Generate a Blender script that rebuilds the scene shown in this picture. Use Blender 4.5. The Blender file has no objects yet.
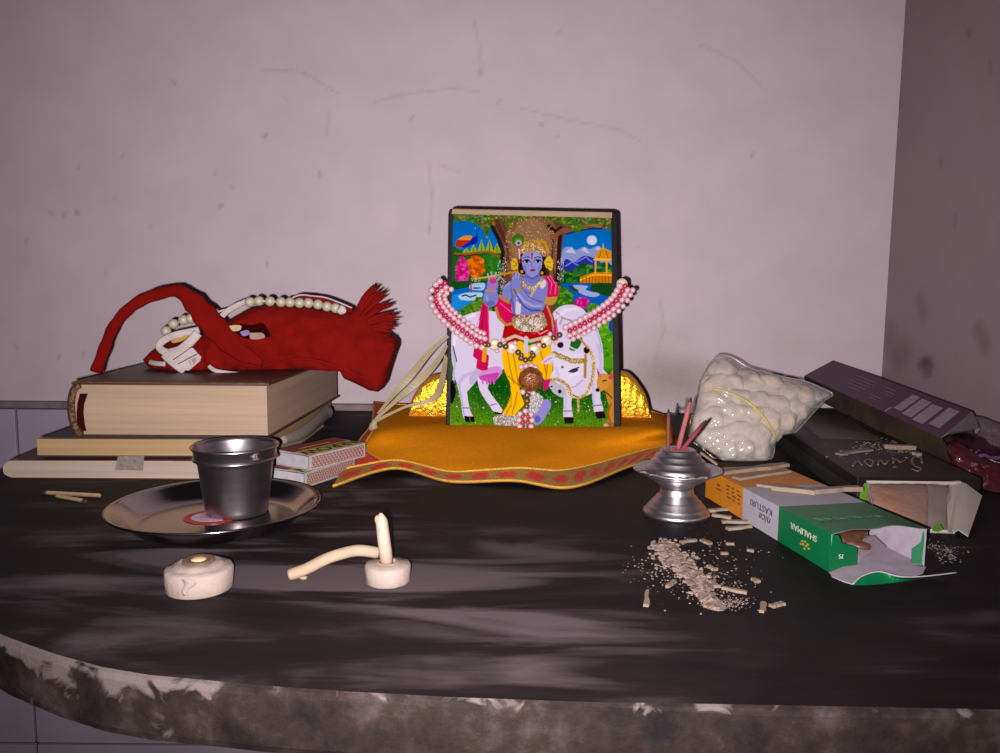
import bpy, bmesh, math, random
import numpy as np
from mathutils import Vector, Matrix, noise
random.seed(7); rng = np.random.default_rng(7)
C = bpy.context.scene.collection
PI = math.pi
# ------------------------------------------------------------------ camera, world, light
FPX, HC, PITCH, ROLL = 780.0, 14.0, math.radians(6.5), math.radians(0.5)      # all lengths below in cm
FW = Vector((0, math.cos(PITCH), -math.sin(PITCH)))
R0 = Vector((1, 0, 0)); U0 = Vector((0, math.sin(PITCH), math.cos(PITCH)))
RT = R0*math.cos(ROLL) + U0*math.sin(ROLL); UP = -R0*math.sin(ROLL) + U0*math.cos(ROLL)
cd = bpy.data.cameras.new('camera'); cam = bpy.data.objects.new('camera', cd); C.objects.link(cam)
m3 = Matrix((RT, UP, -FW)).transposed().to_4x4(); m3.translation = (0, 0, HC*.01); cam.matrix_world = m3
cd.sensor_width = 36; cd.lens = FPX/1000*36; cd.clip_start = 0.01
bpy.context.scene.camera = cam
w = bpy.data.worlds.new('world'); bpy.context.scene.world = w; w.use_nodes = True
w.node_tree.nodes['Background'].inputs[0].default_value = (0.9, 0.75, 0.85, 1)
w.node_tree.nodes['Background'].inputs[1].default_value = 0.018
ld = bpy.data.lights.new('phone_flash', 'SPOT'); lo = bpy.data.objects.new('phone_flash', ld); C.objects.link(lo)
ld.spot_size = math.radians(110); ld.spot_blend = 1.0; ld.energy = 31.5; ld.color = (1.0, 0.95, 0.965); ld.shadow_soft_size = 0.0025
lo.location = (-0.012, 0.004, (HC-0.8)*.01)
lo.rotation_euler = Vector((.0, 1, -.02)).to_track_quat('-Z', 'Y').to_euler()
l2 = bpy.data.lights.new('soft_fill', 'AREA'); a2 = bpy.data.objects.new('soft_fill', l2); C.objects.link(a2)  # weak area fill added behind the camera, no visible lamp there
l2.shape = 'RECTANGLE'; l2.size = 1.2; l2.size_y = 0.3; l2.energy = 0.9; l2.color = (1.0, 0.86, 0.93)
a2.location = (-0.9, -1.6, 1.5); a2.rotation_euler = (Vector((0.9, 2.4, -1.2))).to_track_quat('-Z', 'Y').to_euler()
vs = bpy.context.scene.view_settings
bpy.context.scene.display_settings.display_device = 'sRGB'
vs.view_transform = 'Standard'; vs.look = 'None'; vs.exposure = 0.0; vs.gamma = 1.0; vs.use_curve_mapping = False

def ray(x, y): return FW*FPX + RT*(x-500) - UP*(y-376.5)
def at(x, y, z=0.0):
    d = ray(x, y); t = (z-HC)/d.z; return Vector((d.x*t, d.y*t, z))
def aty(x, y, Y):
    d = ray(x, y); t = Y/d.y; return Vector((d.x*t, Y, HC+d.z*t))
# ------------------------------------------------------------------ materials
def lin(c):
    c = np.asarray(c, float)/255.0
    return np.where(c <= 0.04045, c/12.92, ((c+0.055)/1.055)**2.4)
def M(name, rgb, rough=.5, metal=0, var=.12, scale=150, bump=0, bscale=None, stretch=(1, 1, 1), spec=.5, coat=0, rgb2=None, sharp=None, detail=4, sheen=0):
    m = bpy.data.materials.new(name); m.use_nodes = True; nt = m.node_tree; b = nt.nodes['Principled BSDF']
    tc = nt.nodes.new('ShaderNodeTexCoord'); mp = nt.nodes.new('ShaderNodeMapping'); mp.inputs['Scale'].default_value = stretch
    nt.links.new(tc.outputs['Object'], mp.inputs[0])
    n = nt.nodes.new('ShaderNodeTexNoise'); n.inputs['Scale'].default_value = scale; n.inputs['Detail'].default_value = detail
    nt.links.new(mp.outputs[0], n.inputs['Vector'])
    r = nt.nodes.new('ShaderNodeValToRGB'); l = lin(rgb); l2_ = lin(rgb2) if rgb2 is not None else l*(1+var)
    l1 = l if rgb2 is not None else l*(1-var)
    lo_, hi_ = sharp if sharp else (.3, .7)
    r.color_ramp.elements[0].position = lo_; r.color_ramp.elements[1].position = hi_
    r.color_ramp.elements[0].color = (*l1, 1); r.color_ramp.elements[1].color = (*np.clip(l2_, 0, 1), 1)
    nt.links.new(n.outputs['Fac'], r.inputs[0]); nt.links.new(r.outputs[0], b.inputs['Base Color'])
    b.inputs['Roughness'].default_value = rough; b.inputs['Metallic'].default_value = metal
    b.inputs['Specular IOR Level'].default_value = spec; b.inputs['Coat Weight'].default_value = coat
    if sheen: b.inputs['Sheen Weight'].default_value = sheen
    if bump:
        n2 = nt.nodes.new('ShaderNodeTexNoise'); n2.inputs['Scale'].default_value = bscale or scale; n2.inputs['Detail'].default_value = 5
        nt.links.new(mp.outputs[0], n2.inputs['Vector'])
        bp = nt.nodes.new('ShaderNodeBump'); bp.inputs['Strength'].default_value = min(1, bump); bp.inputs['Distance'].default_value = 0.001*max(1, bump)
        nt.links.new(n2.outputs['Fac'], bp.inputs['Height']); nt.links.new(bp.outputs[0], b.inputs['Normal'])
    return m
def attr_mat(name, rough=.4, coat=0, spec=.5, bump=0, bscale=100, mul=None, metal=0):
    m = bpy.data.materials.new(name); m.use_nodes = True; nt = m.node_tree; b = nt.nodes['Principled BSDF']
    a = nt.nodes.new('ShaderNodeAttribute'); a.attribute_name = 'paint'
    out = a.outputs['Color']
    tc = nt.nodes.new('ShaderNodeTexCoord')
    if mul:                                       # fine mottling over the painted colour
        n = nt.nodes.new('ShaderNodeTexNoise'); n.inputs['Scale'].default_value = mul[0]; n.inputs['Detail'].default_value = 6
        nt.links.new(tc.outputs['Object'], n.inputs['Vector'])
        r = nt.nodes.new('ShaderNodeValToRGB'); r.color_ramp.elements[0].position = .25; r.color_ramp.elements[1].position = .75
        r.color_ramp.elements[0].color = (*[1-mul[1]]*3, 1); r.color_ramp.elements[1].color = (1, 1, 1, 1)
        nt.links.new(n.outputs['Fac'], r.inputs[0])
        mx = nt.nodes.new('ShaderNodeMix'); mx.data_type = 'RGBA'; mx.blend_type = 'MULTIPLY'; mx.inputs[0].default_value = 1
        nt.links.new(out, mx.inputs[6]); nt.links.new(r.outputs[0], mx.inputs[7]); out = mx.outputs[2]
    nt.links.new(out, b.inputs['Base Color'])
    b.inputs['Roughness'].default_value = rough; b.inputs['Coat Weight'].default_value = coat; b.inputs['Specular IOR Level'].default_value = spec
    b.inputs['Metallic'].default_value = metal
    if bump:
        n2 = nt.nodes.new('ShaderNodeTexNoise'); n2.inputs['Scale'].default_value = bscale; n2.inputs['Detail'].default_value = 6
        nt.links.new(tc.outputs['Object'], n2.inputs['Vector'])
        bp = nt.nodes.new('ShaderNodeBump'); bp.inputs['Strength'].default_value = bump; bp.inputs['Distance'].default_value = 0.001
        nt.links.new(n2.outputs['Fac'], bp.inputs['Height']); nt.links.new(bp.outputs[0], b.inputs['Normal'])
    return m
def film(name, haze, rough=.12, rgb=(235, 230, 225)):
    m = bpy.data.materials.new(name); m.use_nodes = True; nt = m.node_tree; nt.nodes.remove(nt.nodes['Principled BSDF'])
    o = nt.nodes['Material Output']; t = nt.nodes.new('ShaderNodeBsdfTransparent'); g = nt.nodes.new('ShaderNodeBsdfGlossy'); d = nt.nodes.new('ShaderNodeBsdfDiffuse')
    g.inputs['Roughness'].default_value = rough; d.inputs[0].default_value = (*lin(rgb), 1)
    n = nt.nodes.new('ShaderNodeTexNoise'); n.inputs['Scale'].default_value = 90; n.inputs['Detail'].default_value = 3
    tc = nt.nodes.new('ShaderNodeTexCoord'); nt.links.new(tc.outputs['Object'], n.inputs['Vector'])
    bp = nt.nodes.new('ShaderNodeBump'); bp.inputs['Strength'].default_value = .5; bp.inputs['Distance'].default_value = .002
    nt.links.new(n.outputs['Fac'], bp.inputs['Height']); nt.links.new(bp.outputs[0], g.inputs['Normal'])
    a = nt.nodes.new('ShaderNodeMixShader'); a.inputs[0].default_value = haze; nt.links.new(t.outputs[0], a.inputs[1]); nt.links.new(d.outputs[0], a.inputs[2])
    lw = nt.nodes.new('ShaderNodeLayerWeight'); lw.inputs[0].default_value = .3; nt.links.new(bp.outputs[0], lw.inputs['Normal'])
    fr = nt.nodes.new('ShaderNodeMapRange'); fr.inputs[1].default_value = 0; fr.inputs[2].default_value = 1; fr.inputs[3].default_value = .05; fr.inputs[4].default_value = .45; nt.links.new(lw.outputs['Facing'], fr.inputs[0])
    b = nt.nodes.new('ShaderNodeMixShader'); nt.links.new(fr.outputs[0], b.inputs[0]); nt.links.new(a.outputs[0], b.inputs[1]); nt.links.new(g.outputs[0], b.inputs[2])
    nt.links.new(b.outputs[0], o.inputs[0]); return m
# ------------------------------------------------------------------ mesh helpers
class MB:
    def __init__(s): s.v = []; s.f = []; s.m = []
    def add(s, vs_, fs, mi=0):
        o = len(s.v); s.v += [Vector(v) for v in vs_]; s.f += [tuple(i+o for i in f) for f in fs]; s.m += [mi]*len(fs); return s
    def hexa(s, b, t, mi=0):                      # b, t : four corners each, same winding
        return s.add(list(b)+list(t), [(3, 2, 1, 0), (4, 5, 6, 7), (0, 1, 5, 4), (1, 2, 6, 5), (2, 3, 7, 6), (3, 0, 4, 7)], mi)
    def box(s, o, x, y, z, mi=0):                 # origin corner and three edge vectors
        o, x, y, z = map(Vector, (o, x, y, z)); b = [o, o+x, o+x+y, o+y]
        return s.hexa(b, [p+z for p in b], mi)
    def tube(s, pts, rad, n=10, mi=0, cap=True, flat=1.0, normal=None):
        pts = [Vector(p) for p in pts]; k = len(pts); rad = rad if hasattr(rad, '__len__') else [rad]*k
        rings = []; prev = None
        for i, p in enumerate(pts):
            t = (pts[min(i+1, k-1)]-pts[max(i-1, 0)]).normalized()
            if normal is not None: u = Vector(normal)
            elif prev is None: u = Vector((0, 0, 1)) if abs(t.z) < .9 else Vector((1, 0, 0))
            else: u = prev
            u = (u-t*u.dot(t)).normalized(); prev = u; v = t.cross(u)
            rings.append([p + v*math.cos(2*PI*j/n)*rad[i] + u*math.sin(2*PI*j/n)*rad[i]*flat for j in range(n)])
        o = len(s.v); fs = []
        for i in range(k-1):
            for j in range(n): fs.append((i*n+j, i*n+(j+1) % n, (i+1)*n+(j+1) % n, (i+1)*n+j))
        if cap: fs += [tuple(range(n))[::-1], tuple((k-1)*n+j for j in range(n))]
        return s.add([q for r in rings for q in r], fs, mi)
    def lathe(s, c, prof, n=48, mi=0, ell=(1, 1)):    # prof: (r, z)
        c = Vector(c); vs_ = []; fs = []
        for r, z in prof:
            for j in range(n): a = 2*PI*j/n; vs_.append(c+Vector((math.cos(a)*max(r, 1e-4)*ell[0], math.sin(a)*max(r, 1e-4)*ell[1], z)))
        for i in range(len(prof)-1):
            for j in range(n): fs.append((i*n+j, i*n+(j+1) % n, (i+1)*n+(j+1) % n, (i+1)*n+j))
        return s.add(vs_, fs, mi)
    def prism(s, pts, d, mi=0):                   # polygon pts extruded by vector d
        pts = [Vector(p) for p in pts]; d = Vector(d); n = len(pts)
        fs = [tuple(range(n))[::-1], tuple(range(n, 2*n))] + [(i, (i+1) % n, n+(i+1) % n, n+i) for i in range(n)]
        return s.add(pts+[p+d for p in pts], fs, mi)
    def blob(s, c, r, seed=0, rough=.15, sub=2, mi=0, freq=1.5):
        bm = bmesh.new(); bmesh.ops.create_icosphere(bm, subdivisions=sub, radius=1)
        r = Vector(r) if hasattr(r, '__len__') else Vector((r, r, r)); vs_ = []
        for v in bm.verts:
            k = 1+rough*noise.noise(v.co*freq+Vector((seed*3.1, seed*1.7, 0)))*2
            vs_.append(Vector(c)+Vector((v.co.x*r.x, v.co.y*r.y, v.co.z*r.z))*k)
        s.add(vs_, [tuple(v.index for v in f.verts) for f in bm.faces], mi); bm.free(); return s
    def grid(s, P, mi=0, closed=False):           # P[i][j] points
        n = len(P); k = len(P[0]); fs = []
        for i in range(n-1):
            for j in range(k-1 if not closed else k): fs.append((i*k+j, i*k+(j+1) % k, (i+1)*k+(j+1) % k, (i+1)*k+j))
        return s.add([q for r in P for q in r], fs, mi)
def rootloc(p):
    v = Vector((0, 0, 0))
    while p is not None: v += Vector(p.location); p = p.parent
    return v*100
def link(o, parent):
    C.objects.link(o)
    if parent is not None: o.parent = parent
def part(name, mb, mats, parent=None, smooth=False, bevel=0, loc=None, solid=0, sub=0, label=None, fixn=True):
    me = bpy.data.meshes.new(name)
    base = rootloc(parent) if parent is not None else Vector(loc if loc is not None else (0, 0, 0))
    me.from_pydata([(v-base)*.01 for v in mb.v], [], mb.f)
    for m in (mats if isinstance(mats, (list, tuple)) else [mats]): me.materials.append(m)
    for p, i in zip(me.polygons, mb.m): p.material_index = i; p.use_smooth = smooth
    if fixn:
        bm = bmesh.new(); bm.from_mesh(me); bmesh.ops.recalc_face_normals(bm, faces=bm.faces); bm.to_mesh(me); bm.free()
    o = bpy.data.objects.new(name, me); link(o, parent)
    if parent is None: o.location = base*.01
    if bevel:
        b = o.modifiers.new('bevel', 'BEVEL'); b.width = bevel*.01; b.segments = 2; b.limit_method = 'ANGLE'; b.angle_limit = math.radians(35)
    if solid: s_ = o.modifiers.new('solid', 'SOLIDIFY'); s_.thickness = solid*.01; s_.offset = 0
    if sub: s_ = o.modifiers.new('sub', 'SUBSURF'); s_.levels = sub; s_.render_levels = sub
    if label: o['label'] = label
    return o
def tag(o, label=None, cat=None, group=None, kind=None):
    if label: o['label'] = label
    if cat: o['category'] = cat
    if group: o['group'] = group
    if kind: o['kind'] = kind
    return o
def root(name, label, cat, loc=(0, 0, 0), group=None):
    o = bpy.data.objects.new(name, None); C.objects.link(o); o.location = Vector(loc)*.01; o.empty_display_size = .01
    return tag(o, label, cat, group)
def text_mb(s, size, org, xd, yd, mb=None, lift=.012, shear=0, bold=0, width=1.0, mi=0):
    cu = bpy.data.curves.new('t', 'FONT'); cu.body = s; cu.size = size; cu.align_x = 'CENTER'; cu.align_y = 'CENTER'; cu.extrude = .006; cu.offset = bold; cu.shear = shear; cu.resolution_u = 3
    o = bpy.data.objects.new('t', cu); C.objects.link(o); dg = bpy.context.evaluated_depsgraph_get()
    me = bpy.data.meshes.new_from_object(o.evaluated_get(dg)); bpy.data.objects.remove(o)
    xd = Vector(xd).normalized(); yd = Vector(yd).normalized(); nd = xd.cross(yd); org = Vector(org); mb = mb or MB()
    mb.add([org + xd*v.co.x*width + yd*v.co.y + nd*(v.co.z+lift) for v in me.vertices], [tuple(p.vertices) for p in me.polygons], mi)
    bpy.data.meshes.remove(me); return mb
def catmull(pts, n):
    P = [Vector(p) for p in pts]; k = len(P); out = []
    for i in range(n):
        t = i/(n-1)*(k-1); j = min(int(t), k-2); f = t-j
        a, b, c, d = P[max(j-1, 0)], P[j], P[j+1], P[min(j+2, k-1)]
        out.append(.5*((2*b)+(c-a)*f+(2*a-5*b+4*c-d)*f*f+(3*b-a-3*c+d)*f**3))
    return out
def ribbon(mb, pts, wid, side, n=24, thick=.04, mi=0, twist=0):
    P = catmull(pts, n); rows = []
    for i, p in enumerate(P):
        s_ = Vector(side(i/(n-1)) if callable(side) else side).normalized()
        t = (P[min(i+1, n-1)]-P[max(i-1, 0)]).normalized(); nn = t.cross(s_).normalized()*thick/2
        wd = (wid(i/(n-1)) if callable(wid) else wid)/2
        rows.append([p-s_*wd-nn, p+s_*wd-nn, p+s_*wd+nn, p-s_*wd+nn])
    return mb.grid(rows, mi, closed=True)
# ------------------------------------------------------------------ raster painter (numpy), canvas in photo pixels
class Paint:
    def __init__(s, x0, y0, x1, y1, k, base):
        s.x0, s.y0, s.k = x0, y0, k; s.w = int((x1-x0)*k)+1; s.h = int((y1-y0)*k)+1
        s.a = np.ones((s.h, s.w, 3))*np.array(base, float)
        s.Y, s.X = np.mgrid[0:s.h, 0:s.w]; s.X = s.X/k+x0; s.Y = s.Y/k+y0
    def put(s, mask, col, al=1.0):
        c = np.array(col, float)
        if c.ndim == 1: c = c[None, None, :]
        mk = (mask*al)[..., None]; s.a = s.a*(1-mk)+c*mk
    def sp(s, mask, col, dens=.5, amp=40, gray=True, blk=2):
        n = rng.random((s.h//blk+1, s.w//blk+1)).repeat(blk, 0).repeat(blk, 1)[:s.h, :s.w]
        n2 = rng.random((s.h//blk+1, s.w//blk+1)).repeat(blk, 0).repeat(blk, 1)[:s.h, :s.w]
        c = np.array(col, float)[None, None, :]+(n2[..., None]-.5)*2*amp
        s.a = np.where(((n < dens)*mask > .5)[..., None], np.clip(c, 0, 255), s.a)
    def ell(s, cx, cy, rx, ry, rot=0, soft=.0):
        c, q = math.cos(math.radians(rot)), math.sin(math.radians(rot)); dx = s.X-cx; dy = s.Y-cy
        d = np.sqrt(((dx*c+dy*q)/rx)**2+((-dx*q+dy*c)/ry)**2)
        return np.clip((1-d)*min(rx, ry)/(soft or .5)+.5, 0, 1)
    def poly(s, pts):
        ins = np.zeros(s.X.shape, bool); n = len(pts)
        for i in range(n):
            (xa, ya), (xb, yb) = pts[i], pts[(i+1) % n]
            if ya == yb: continue
            cnd = ((ya > s.Y) != (yb > s.Y)) & (s.X < (xb-xa)*(s.Y-ya)/(yb-ya)+xa); ins ^= cnd
        return ins.astype(float)
    def smooth(s, pts, n=60):
        P = catmull([(x, y, 0) for x, y in pts]+[(pts[0][0], pts[0][1], 0)], n); return s.poly([(p.x, p.y) for p in P])
    def line(s, pts, wd, soft=.5):
        m = np.zeros(s.X.shape)
        for (xa, ya), (xb, yb) in zip(pts[:-1], pts[1:]):
            dx, dy = xb-xa, yb-ya; L = dx*dx+dy*dy+1e-9
            t = np.clip(((s.X-xa)*dx+(s.Y-ya)*dy)/L, 0, 1); d = np.hypot(s.X-xa-t*dx, s.Y-ya-t*dy)
            m = np.maximum(m, np.clip((wd/2-d)/soft+.5, 0, 1))
        return m
    def sample(s, x, y):
        return s.a[int(min(max((y-s.y0)*s.k+.5, 0), s.h-1)), int(min(max((x-s.x0)*s.k+.5, 0), s.w-1))]
def painted(me, cols, gain=1.0):
    at_ = me.color_attributes.new('paint', 'FLOAT_COLOR', 'POINT')
    a = np.ones((len(cols), 4), np.float32); a[:, :3] = lin(np.clip(np.array(cols), 0, 255))*gain; at_.data.foreach_set('color', a.ravel())

# ================================================================== THE SETTING
YW, XR = 88.0, 43.3
def paint_wall(name, org, du, dv, nu, nv, marks, base, box_back):
    """wall slab whose front is a fine grid carrying painted dirt marks"""
    mb = MB(); org = Vector(org); du = Vector(du); dv = Vector(dv)
    cols = np.ones((nv+1, nu+1, 3))*np.array(base, float)
    P = [[org+du*(i/nu)+dv*(j/nv) for i in range(nu+1)] for j in range(nv+1)]
    mb.grid(P)
    k = len(mb.v)
    L, Hh = du.length, dv.length
    gu, gv = np.meshgrid(np.linspace(0, L, nu+1), np.linspace(0, Hh, nv+1))
    for (a, b, wd, al, col) in marks:              # a, b: 3D end points of a stroke
        a = Vector(a)-org; b = Vector(b)-org; dn, dm = du.normalized(), dv.normalized()
        ax, ay, bx, by = a.dot(dn), a.dot(dm), b.dot(dn), b.dot(dm)
        dx, dy = bx-ax, by-ay; t = np.clip(((gu-ax)*dx+(gv-ay)*dy)/(dx*dx+dy*dy+1e-9), 0, 1)
        d = np.hypot(gu-ax-t*dx, gv-ay-t*dy); mk = (al*np.clip(1.3-d/wd, 0, 1)*(.7+.3*rng.random(d.shape)))[..., None]
        mk = np.clip(mk, 0, 1); cols = cols*(1-mk)+np.array(col, float)*mk
    bk = Vector(box_back); c = [P[0][0]+bk, P[0][-1]+bk, P[-1][-1]+bk, P[-1][0]+bk]
    mb.add(c, [(0, 1, 2, 3)])
    n1 = nu+1
    i00, i10, i11, i01 = 0, nu, nv*n1+nu, nv*n1
    mb.f += [(i00, i10, k+1, k), (i11, i01, k+3, k+2)]; mb.m += [0, 0]
    mb.f += [(i10, i11, k+2, k+1), (i01, i00, k, k+3)]; mb.m += [0, 0]
    o = part(name, mb, attr_mat(name+'_plaster', .62, 0, .3, .35, 60, (22, .1)), None, False, fixn=False)
    painted(o.data, list(cols.reshape(-1, 3))+[base]*4)
    return tag(o, kind='structure')
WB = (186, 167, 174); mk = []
def W(x, y, x2, y2, wd, al, col=(95, 75, 80)): mk.append((aty(x, y, YW), aty(x2, y2, YW), wd, al, col))
for x, y, s_ in [(79, 167, .35), (51, 213, .4), (77, 211, .45), (66, 213, .3), (124, 155, .3), (222, 205, .45), (216, 170, .25), (266, 135, .45), (320, 171, .35), (267, 263, .4), (149, 226, .3), (173, 81, .3), (115, 198, .25), (430, 227, .35), (413, 116, .3), (232, 186, .25), (541, 124, .45), (558, 136, .3), (480, 71, .45), (753, 153, .4), (638, 246, .2), (15, 345, .3), (60, 355, .35), (83, 352, .3), (285, 98, .2), (104, 272, .2), (27, 238, .3), (500, 100, .2), (560, 30, .25)]:
    W(x, y, x+random.uniform(-3, 3), y+random.uniform(1, 6), .12+s_*.25, s_*.7)
for pts in ([(263, 70), (285, 70), (305, 73), (322, 84), (339, 94)], [(375, 102), (400, 95), (430, 91), (452, 88), (480, 92)], [(474, 20), (478, 40), (482, 70)], [(428, 160), (432, 195), (430, 228)], [(700, 45), (735, 60), (760, 85)], [(520, 108), (570, 120), (620, 130), (640, 140)], [(330, 110), (327, 135)], [(440, 165), (460, 172)], [(660, 300), (664, 330), (655, 360)]):
    for a, b in zip(pts[:-1], pts[1:]): W(*a, *b, .16, .13)
for x, y, wd, al in [(640, 368, 2.6, .28), (668, 376, 3, .3), (655, 385, 3, .35), (690, 372, 2.2, .2), (395, 388, 2.2, .16), (420, 392, 2, .2), (350, 396, 2, .2), (660, 335, 1.6, .14), (780, 345, 1.5, .1)]:
    W(x, y, x+22, y+3, wd, al, (120, 112, 100))
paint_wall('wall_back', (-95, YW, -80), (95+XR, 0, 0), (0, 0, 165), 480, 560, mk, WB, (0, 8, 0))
mkr = []
def atx(x, y): d = ray(x, y); t = XR/d.x; return Vector((XR, d.y*t, HC+d.z*t))
def WR(x, y, x2, y2, wd, al, col=(70, 52, 58)): mkr.append((atx(x, y), atx(x2, y2), wd, al, col))
for a in [(925, 362, 926, 371, .8, .6), (920, 364, 930, 361, .6, .5), (932, 366, 930, 373, .5, .4), (890, 335, 892, 350, 1.8, .25), (905, 352, 900, 360, 1.6, .3), (968, 30, 970, 36, .25, .35), (990, 60, 991, 70, .2, .3), (940, 160, 941, 166, .2, .25), (899, 101, 900, 106, .5, .4), (955, 215, 955, 225, .3, .3), (920, 300, 923, 315, 1, .2), (978, 330, 985, 345, 1, .25)]: WR(*a)
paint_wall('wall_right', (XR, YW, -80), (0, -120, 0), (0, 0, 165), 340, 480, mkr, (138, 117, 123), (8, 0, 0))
mb = MB(); mb.box((-95, -40, -86), (146, 0, 0), (0, 136, 0), (0, 0, 6)); tag(part('floor', mb, M('floor_cement', (90, 84, 84), .7, bump=.3)), kind='structure')
# tiled dado: individual tiles with a dark grout bed, and the grey border strip on top of it
tm = M('glazed_tile', (154, 140, 154), .45, 0, .1, 12, bump=.15, bscale=40)
mb = MB(); mb.box((-95, YW-.35, -80), (95+XR, 0, 0), (0, .35, 0), (0, 0, 80.0), 1)
TW, TH, g = 40.0, 40.4, .3
for i in range(-1, 3):
    for j in range(3):
        x0 = -54.8+i*TW; x1 = x0+TW; z1 = -.0-j*TH; z0 = max(z1-TH, -79.9); x0 = max(x0, -94.9); x1 = min(x1, XR-.05)
        if x1 > x0+1 and z1 > z0+1: mb.box((x0+g/2, YW-.8, z0+g/2), (x1-x0-g, 0, 0), (0, .46, 0), (0, 0, z1-z0-g))
tag(part('trim_1', mb, [tm, M('tile_grout', (60, 50, 55), .9)], bevel=.06), kind='structure')
mb = MB(); mb.box((-95, YW-.9, -.02), (95-9, 0, 0), (0, .9, 0), (0, 0, .78))
tag(part('trim_2', mb, M('grey_border', (112, 94, 96), .7, bump=.4, bscale=80, var=.25, scale=60), bevel=.15), kind='structure')
# ------------------------------------------------------------------ stone shelf slab
outline = [(XR-.02, 24.7), (30, 24.75), (16.9, 24.8), (8.5, 24.92), (3, 25.05), (-1.5, 25.3), (-5.1, 25.6), (-8.2, 25.95), (-10.6, 26.3), (-12.6, 26.65), (-14.6, 27.15), (-16.9, 28.15), (-19.8, 29.7), (-24, 32.7), (-28.3, 36.9), (-32, 41.6), (-35, 47), (-37, 52.5), (-37.9, 58), (-38, 64), (-37, 71), (-35.2, 77.5), (-32.5, 83), (-29.5, YW-.9), (-6, YW-.9), (XR-.02, YW-.9)]
mb = MB(); n = len(outline); levels = [(-2.7, .45), (-2.5, .1), (-2.2, 0), (-.3, -.04), (-.07, .0), (0, .12)]
ctr = Vector((4, 58, 0)); rings = []
for z, ins in levels:
    r = []
    for i, (x, y) in enumerate(outline):
        p = Vector((x, y, 0)); 
        if i < n-3 and i > 0:
            a = Vector((*outline[i-1], 0)); b = Vector((*outline[i+1], 0)); t = (b-a).normalized(); nn = Vector((t.y, -t.x, 0))
            wob = .12*noise.noise(Vector((x*.35, y*.35, z*1.2)))
            p = p+nn*(-(ins+wob)) if nn.dot(p-ctr) > 0 else p-nn*(-(ins+wob))
        elif i == 0: p.y += ins
        r.append(Vector((p.x, p.y, z)))
    rings.append(r)
o_ = len(mb.v); mb.grid(rings, 1, closed=True); top0 = (len(levels)-1)*n
mb.f += [tuple(range(top0, top0+n))]; mb.m += [0]; mb.f += [tuple(range(n))[::-1]]; mb.m += [1]
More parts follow.
